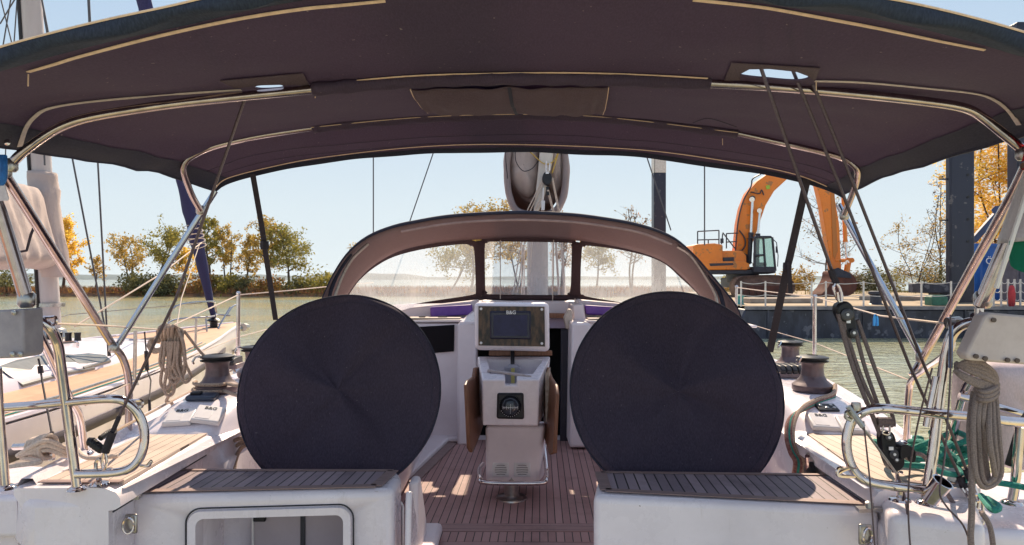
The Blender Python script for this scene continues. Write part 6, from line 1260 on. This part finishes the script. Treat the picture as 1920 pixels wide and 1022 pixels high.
wire(cr(P3([(1683, 890, 2.2), (1698, 940, 2.2), (1706, 1000, 2.2), (1712, 1100, 2.2)]), 4), .0042, 'pair of thin wires running down the right stern face', 'steel_wire', WIRE)
wire(cr(P3([(1748, 690, 2.0), (1722, 790, 2.05), (1706, 880, 2.1), (1703, 960, 2.15), (1708, 1040, 2.15)]), 4), .0028, 'thin wire crossing the right rail to the stern face', 'steel_wire', WIRE)
wire(cr(P3([(1782, 590, 2.05), (1782, 700, 2.05), (1772, 850, 2.05), (1762, 920, 2.05), (1775, 950, 2.05), (1806, 985, 2.05), (1822, 1030, 2.05)]), 5), .0028, 'grey cord dropping from the blue fitting down to the right stern', 'steel_wire', WIRE)
m = MB(); m.tube(P3([(1783, 612, 2.1), (1783, 640, 2.08), (1782, 690, 2.06)]), .006, 8); tag(m.build('pull_pin', mat('pale_blue_metal', (.25, .35, .55), rough=.3, metal=.8), loc=P(1783, 612, 2.1)), 'bluish metal sleeve hanging under the right rail joint', 'fitting')
m = MB(); a, b = P(1590, 762, 2.13), P(1618, 800, 2.12); m.tube([a, b], .009, 8); m.tube([P(1587, 771, 2.14), P(1600, 784, 2.14)], .006, 8); m.tube(cr(P3([(1596, 778, 2.14), (1588, 772, 2.14), (1586, 782, 2.14), (1596, 788, 2.14)]), 4), .006, 6); m.lathe(P(1605, 762, 2.13), [(.013, -.012), (.015, 0), (.013, .012)], 12); tag(m.build('snap_shackle', STEELD, loc=a), 'steel snap shackle with black knob clipped on the right curved rail', 'shackle')
t = thing('chainplate', 'steel chainplate shackles with dark sleeves at the foot of the two right ropes', 'fitting', P(1820, 960, 2.34))
m = MB(); m.tube(P3([(1800, 893, 2.36), (1808, 915, 2.36)]), .013, 10); m.tube(P3([(1812, 878, 2.34), (1820, 900, 2.34)]), .013, 10); m.build('sleeve', BLK2, t)
m = MB()
for a, b in (((1808, 915), (1830, 950)), ((1820, 900), (1836, 945))):
    for o in (-4, 4): m.tube(P3([(a[0]+o, a[1], 2.34), (b[0]+o, b[1], 2.32)]), .0045, 6)
for px, py in ((1829, 940), (1836, 952), (1838, 970)): m.tube(cr(P3([(px-6, py-12, 2.3), (px-9, py+8, 2.3), (px+5, py+12, 2.3), (px+6, py-10, 2.3), (px-6, py-12, 2.3)]), 4), .0055, 6)
m.build('shackle', STEEL, t); m = MB(); m.prism(PL([(1830, 975), (1842, 975), (1842, 992), (1830, 992)], 2.28), (0, .02, 0)); m.build('plate', STEELD, t)
# ------------------------------------------------------------ ropes
def rope_thing(paths, r, mt, name, lab, cat='rope', group=None, n=6, closed=False):
    m = MB()
    for p in paths: m.tube(cr(p, n), r, 8)
    return tag(m.build(name, mt, loc=paths[0][0]), lab, cat, group)
rr = random.Random(8)
# coil on the left lifeline
Yc_ = 3.6; paths = []
for k in range(5):
    x = 306+k*6; paths.append([P(x-8, 640, Yc_), P(x-10+k, 620-k*2, Yc_-.03-.01*k), P(x+4, 608+k*2, Yc_-.02), P(x+12, 622, Yc_-.02), P(x+8, 650, Yc_-.02), P(x-2, 668, Yc_-.03)])
for k in range(7):
    x = 305+k*5; h = rr.uniform(700, 742); dx = rr.uniform(-6, 10)
    paths.append([P(x, 640, Yc_-.04), P(x+rr.uniform(-6, 3), 680, Yc_-.04), P(x-4+dx, h-14, Yc_-.03), P(x+4+dx, h, Yc_-.03), P(x+14+dx, h-12, Yc_-.02), P(x+10+dx*.3, 680, Yc_-.02), P(x+6, 640, Yc_-.01)])
for k in range(3): paths.append([P(300, 640, Yc_), P(282-k*2, 636+k*5, Yc_-.03), P(290, 655+k*3, Yc_-.03), P(312, 650, Yc_-.03)])
paths.append([P(330, 612, Yc_-.03), P(343, 640, Yc_-.04), P(347, 680, Yc_-.03), P(340, 705, Yc_-.02), P(320, 700, Yc_)])
paths.append([P(322, 735, Yc_-.02), P(312, 752, Yc_), P(322, 756, Yc_), P(326, 770, Yc_)])
rope_thing(paths, .0085, ROPE, 'rope_coil', 'tan flecked rope coil hung on the left lifeline', 'rope coil', 'rope coils')
wire(cr(P3([(345, 620, 3.6), (378, 662, 3.62), (398, 676, 3.62)]), 4), .008, 'tan rope leading from the hanging coil to the left winch', 'rope_tail', ROPE, 'rope')
# rope around left winch
wc = G(403, 737, -.60)+Vector((0, .03, 0)); rows_ = []
rows_ = [wc+Vector((.112*math.cos(R(a)), .112*math.sin(R(a)), .012+.012*(a+200)/400)) for a in range(-200, 120, 20)]
rope_thing([[P(472, 700, 3.3), P(450, 722, 3.38)]+[wc+Vector((.113*math.cos(R(a)), .113*math.sin(R(a)), .055)) for a in range(-40, -200, -20)], [P(470, 745, 3.2), P(440, 740, 3.4)]+[wc+Vector((.118*math.cos(R(a)), .118*math.sin(R(a)), .020)) for a in range(-50, -230, -20)]], .0095, ROPE, 'winch_rope', 'tan rope wrapped round the foot of the left winch')
rope_thing([[P(462, 820, 3.25), P(440, 826, 3.3), P(424, 845, 3.3), P(416, 870, 3.25), P(414, 900, 3.2)], [P(465, 824, 3.27), P(446, 834, 3.3), P(432, 852, 3.28), P(424, 876, 3.22), P(422, 905, 3.2)], [P(468, 832, 3.27), P(452, 840, 3.28), P(442, 862, 3.25), P(438, 890, 3.2)]], .010, ROPE, 'rope_bundle', 'tan and blue flecked rope tails spilling behind the left aft seat')
ROPEC = mat('grey_tan_rope', (.31, .245, .225), (.20, .155, .145), rough=.9, scale=260, lo=.42, hi=.6, bmp=.8, bscale=520, spots=(150, .70, (.03, .03, .05)))
# big coil on the right pushpit
Yr = 2.08; paths = []
for k in range(4): paths.append([P(1792, 690-k*3, Yr-.02), P(1812, 678+k*5, Yr-.05), P(1842, 682+k*8, Yr-.05), P(1864, 700+k*6, Yr-.03), P(1866, 716+k*3, Yr-.02), P(1840, 716+k*3, Yr-.045), P(1808, 704+k*2, Yr-.05), P(1790, 694, Yr-.03)])
for k in range(3): paths.append([P(1829, 722+k*9, Yr), P(1840, 734+k*8, Yr-.05), P(1858, 732+k*8, Yr-.05), P(1870, 720+k*8, Yr-.01), P(1850, 716+k*8, Yr+.03), P(1829, 722+k*9, Yr)])
for k in range(3): x = 1829+k*9; paths.append([P(x+4, 735, Yr-.02), P(x-4, 780, Yr-.04), P(x-3+k*1.5, 850, Yr-.05+k*.02), P(x+2+k*3, 894+k*4, Yr-.05+k*.02), P(x+18, 914-k*10, Yr-.03), P(1876-k*7, 892-k*12, Yr-.02-k*.015), P(1873-k*9, 820, Yr-.03-k*.015), P(1866-k*6, 735, Yr-.01)])
rope_thing(paths, .0078, ROPEC, 'rope_coil', 'large grey tan rope coil knotted and hung on the right stern rail', 'rope coil', 'rope coils')
rope_thing([[P(1848, 600, 2.07), P(1846, 640, 2.06), P(1844, 684, 2.06)], [P(1848, 600, 2.07), P(1842, 590, 2.1), P(1838, 600, 2.14)]], .0072, ROPEC, 'hanging_rope', 'grey tan rope hanging from the bracket board to the big coil')
rope_thing([[P(1826, 735, 2.1), P(1818, 800, 2.06), P(1822, 880, 2.04), P(1822, 960, 2.03), P(1820, 1010, 2.03), P(1826, 1060, 2.03)]], .0090, ROPEC, 'rope_tail', 'grey tan rope tail dropping from the big coil past the stern')
rope_thing([[P(1840, 960, 2.2), P(1855, 985, 2.2), P(1862, 1022, 2.2), P(1866, 1080, 2.2)]], .0085, ROPEC, 'rope_tail', 'rope tail leading from the right chainplate off the bottom edge')
# green rope pile
paths = []; cgp = G(1780, 885, -.70)
for k in range(9):
    c = cgp+Vector((rr.uniform(-.13, .12), rr.uniform(-.12, .18), .012+.014*k*.5)); r0 = rr.uniform(.035, .10); a0 = rr.uniform(0, 6); el = rr.uniform(.4, .8)
    paths.append([c+Vector((r0*math.cos(a0+j*.6), r0*el*math.sin(a0+j*.6)*1.6, .02*math.sin(j*1.3+k)+.02))+Vector((rr.gauss(0, .014), rr.gauss(0, .018), rr.uniform(0, .02))) for j in range(rr.randint(8, 13))])
paths.append([G(1712, 868, -.70), G(1740, 858, -.69), G(1790, 872, -.68), G(1830, 842, -.68)]); paths.append([G(1840, 930, -.70), G(1860, 955, -.69), G(1872, 950, -.69), G(1850, 935, -.69)]); paths.append([G(1810, 900, -.69), G(1870, 905, -.69), G(1925, 915, -.69), G(1990, 935, -.69)])
rope_thing(paths, .0105, ROPEK, 'green_rope', 'tangled green mooring rope lying on the right side deck', 'rope')
# rope bundle around right winch and down the coaming
wr = G(1528, 735, -.60)+Vector((0, .03, 0)); rc = [ROPE, ROPER, ROPEK, ROPE, ROPEG]
for k, (mt2, lab) in enumerate([(ROPE, 'tan'), (ROPER, 'red flecked'), (ROPEK, 'green'), (ROPER, 'reddish brown')]):
    d = k*6
    pts = [P(1566-k*3, 722+k*4, 3.62), P(1562, 738+k*3, 3.52), P(1530, 750+k*3, 3.42), P(1504-d*.2, 765+k*2, 3.30), P(1490-d*.6, 788, 3.2), P(1486-d*.6, 820, 3.12), P(1493-d*.6, 848, 3.08), P(1506-d*.8, 868, 3.05), P(1500-d*.8, 905, 3.03)]
    rope_thing([pts], .0105, mt2, 'winch_tail', lab+' rope tail looped over the right coaming below the winch', 'rope', 'rope tails on the right coaming')
# mooring line with cleat on the left quarter
t = thing('cleat', 'steel mooring cleat wrapped with pale rope at the left quarter', 'cleat', G(85, 860, -.70))
c = G(82, 862, -.70); m = MB(); m.tube([c+Vector((-.13, .02, .045)), c+Vector((0, 0, .055)), c+Vector((.10, -.02, .045))], .013, 10); m.tube([c+Vector((-.03, 0, 0)), c+Vector((-.03, 0, .05))], .014, 8); m.tube([c+Vector((.03, 0, 0)), c+Vector((.03, 0, .05))], .014, 8); m.build('horn', STEEL, t)
paths = []
for k in range(5): rx = .022+.003*k; paths.append([c+Vector((-.03+.015*k+rx*.2*math.cos(a_), -.02+rx*1.25*math.cos(a_), .055+rx*1.3*math.sin(a_))) for a_ in [j*.7 for j in range(10)]])
for k in range(3): paths.append([c+Vector((-.06, -.06, .03)), c+Vector((.05, -.07+.01*k, .09-.02*k)), c+Vector((.10, -.02, .05-.015*k)), c+Vector((.09, .05, .03)), c+Vector((0, .07, .02))])
paths.append([c+Vector((.13, 0, .04)), c+Vector((.2, -.05, .02)), c+Vector((.30, -.02, .02))]); paths.append([c+Vector((-.05, -.05, .02)), c+Vector((.05, -.09, .015)), c+Vector((-.06, -.16, .012)), c+Vector((-.2, -.3, .01))])
rope_thing(paths, .0085, ROPEW, 'mooring_rope', 'pale mooring rope belayed on the left quarter cleat', 'rope')
# ------------------------------------------------------------ boards, flag, tags
bd = thing('bracket_board', 'grey weathered mounting board clamped on the left stern rail', 'board', P(20, 620, 2.18))
m = MB(); m.prism(PL([(-120, 588), (44, 579), (46, 664), (40, 671), (-120, 676)], 2.10), (0, .09, 0)); m.build('plate', mat('weathered_grey', (.36, .33, .36), (.26, .24, .27), rough=.7, scale=9, spots=(40, .7, (.1, .09, .1)), bmp=.2), bd, bevel=.006)
for px, py in ((27, 586), (24, 664), (39, 664)): m = MB(); m.lathe(P(px, py, 2.093), [(.008, 0), (.008, .004), (.003, .007)], 10, Matrix.Rotation(R(90), 3, 'X')); m.build('bolt', STEELD, bd)
bd = thing('bracket_board', 'dirty white outboard mounting board on the right stern rail', 'board', P(1870, 630, 2.0))
m = MB(); m.prism(PL([(1846, 592), (1858, 586), (1925, 592), (2060, 604), (2060, 690), (1925, 684), (1818, 676), (1811, 664)], 1.98), (0, .05, 0)); m.build('plate', mat('dirty_white', (.58, .50, .48), (.46, .38, .36), rough=.6, scale=7, spots=(26, .66, (.16, .11, .09)), bmp=.1), bd, bevel=.007)
for px, py in ((1862, 600), (1829, 668), (1888, 675), (1906, 676), (1846, 672)): m = MB(); m.lathe(P(px, py, 1.976), [(.007, 0), (.007, .005), (.002, .006)], 12, Matrix.Rotation(R(90), 3, 'X')); m.build('bolt_hole', mat('hole_brown', (.09, .06, .05)) if 'hole_brown' not in bpy.data.materials else bpy.data.materials['hole_brown'], bd)
t = thing('lifebuoy_bag', 'white fabric lifebuoy bag with a dark strap behind the right rail', 'bag', P(1890, 780, 2.5))
ol = cr(PL([(1850, 690), (1900, 682), (2000, 690), (2030, 760), (2010, 860), (1930, 885), (1870, 868), (1846, 840), (1840, 760)], 2.55), 4, True); cen = sum(ol, Vector())/len(ol); rows = []
for s, dy in ((.02, -.05), (.4, -.05), (.75, -.042), (.93, -.02), (1, .02), (1, .14), (.9, .2), (.02, .22)): rows.append([cen+(p-cen)*s+Vector((0, dy+.012*mnoise.noise(Vector((p.x*6, p.z*6, s*3))), 0)) for p in ol])
m = MB(); m.grid(rows, True); m.build('bag_body', fabric('white_vinyl', (.60, .50, .50), (.5, .41, .42), trans=.05, rough=.5, bmp=.3, fold=4), t, sharp=0)
m = MB(); m.ribbon(P3([(1940, 760, 2.36), (1915, 800, 2.36), (1893, 874, 2.36)]), (0, -1, 0), .042, .02); m.build('strap', BLACK, t, bevel=.003)
fl = thing('flag', 'hanging ensign with white and green bands at the right edge', 'flag', P(1925, 400, 1.9))
def flag_grid(cols, v0, v1):
    rows = []
    for i in range(12):
        v = v0+(v1-v0)*i/11; row = []
        for j in range(16):
            u = j/15; L_ = P(1925, 300, 1.9).lerp(P(1880, 455, 1.9), v) if v <= .75 else P(1891, 416+38*(0), 1.9).lerp(P(1890, 455, 1.9), (v-.75)/.25)
            R_ = P(2040, 220, 1.9).lerp(P(2040, 520, 1.9), v); p = L_.lerp(R_, u); p.y += .03*math.sin(u*9+v*2)+.012*math.sin(u*21+v*5); row.append(p)
        rows.append(row)
    return rows
def quad_cloth(c4, name, mt, nu=18, nv=14):
    rows = []
    for i in range(nv):
        v = i/(nv-1); row = []
        for j in range(nu):
            u = j/(nu-1); p = c4[0].lerp(c4[1], u).lerp(c4[3].lerp(c4[2], u), v); p = p+Vector((0, .03*math.sin(u*8+v*1.5)+.01*math.sin(u*19), 0)); row.append(p)
        rows.append(row)
    m = MB(); m.grid(rows); return m.build(name, mt, fl, sharp=0, solid=.0012)
quad_cloth([P(1930, 300, 1.95), P(2080, 250, 1.95), P(2080, 430, 1.95), P(1882, 457, 1.95)], 'white_band', fabric('flag_white', (.62, .56, .58), (.55, .5, .52), trans=.35, tcol=(.55, .5, .52), bmp=.2))
quad_cloth([P(1893, 452, 1.952), P(2080, 432, 1.952), P(2080, 600, 1.952), P(1910, 498, 1.952)], 'green_band', fabric('flag_green', (.015, .19, .12), (.012, .14, .09), trans=.35, tcol=(.02, .32, .2), bmp=.2))
quad_cloth([P(1975, 150, 1.95), P(2100, 120, 1.95), P(2080, 250, 1.95), P(1930, 300, 1.95)], 'red_band', fabric('flag_red', (.5, .03, .04), (.4, .02, .03), trans=.3, tcol=(.6, .04, .05)))
m = MB(); m.tube(P3([(1990, 160, 1.96), (1896, 452, 1.96), (1868, 540, 2.0)]), .007, 8); m.build('flag_staff', WHT, fl)
t = thing('rope_tag', 'blue cord bundle with a small white tag at the left edge', 'tag', P(4, 330, 1.95))
m = MB()
for k in range(4): m.tube(cr(P3([(0+k*3, 292, 1.95), (4+k*2, 310, 1.94), (3+k*2, 335, 1.94), (-2+k*2, 345, 1.95)]), 4), .006, 6)
m.build('blue_cord', mat('blue_cord', (.02, .16, .5), (.01, .1, .35), rough=.7, scale=60), t)
m = MB(); m.prism(PL([(-10, 345), (8, 345), (16, 372), (14, 376), (-10, 377)], 1.95), (0, .003, 0)); m.build('paper_tag', mat('paper', (.66, .62, .66), (.55, .5, .56), rough=.7, scale=80), t)
# ------------------------------------------------------------ the air between here and the far shore
m = MB(); m.box((0, 8000, 48), (24100, 16300, 104)); hz = m.build('haze', None, flat=True); hz['kind'] = 'stuff'
hm = bpy.data.materials.new('air'); hm.use_nodes = True; hn = hm.node_tree
for q in list(hn.nodes):
    if q.type == 'BSDF_PRINCIPLED': hn.nodes.remove(q)
pv = hn.nodes.new('ShaderNodeVolumePrincipled'); pv.inputs['Color'].default_value = (.70, .86, 1, 1); pv.inputs['Density'].default_value = .00004; pv.inputs['Anisotropy'].default_value = .3
hn.links.new(pv.outputs[0], hn.nodes['Material Output'].inputs['Volume']); hz.data.materials.append(hm)
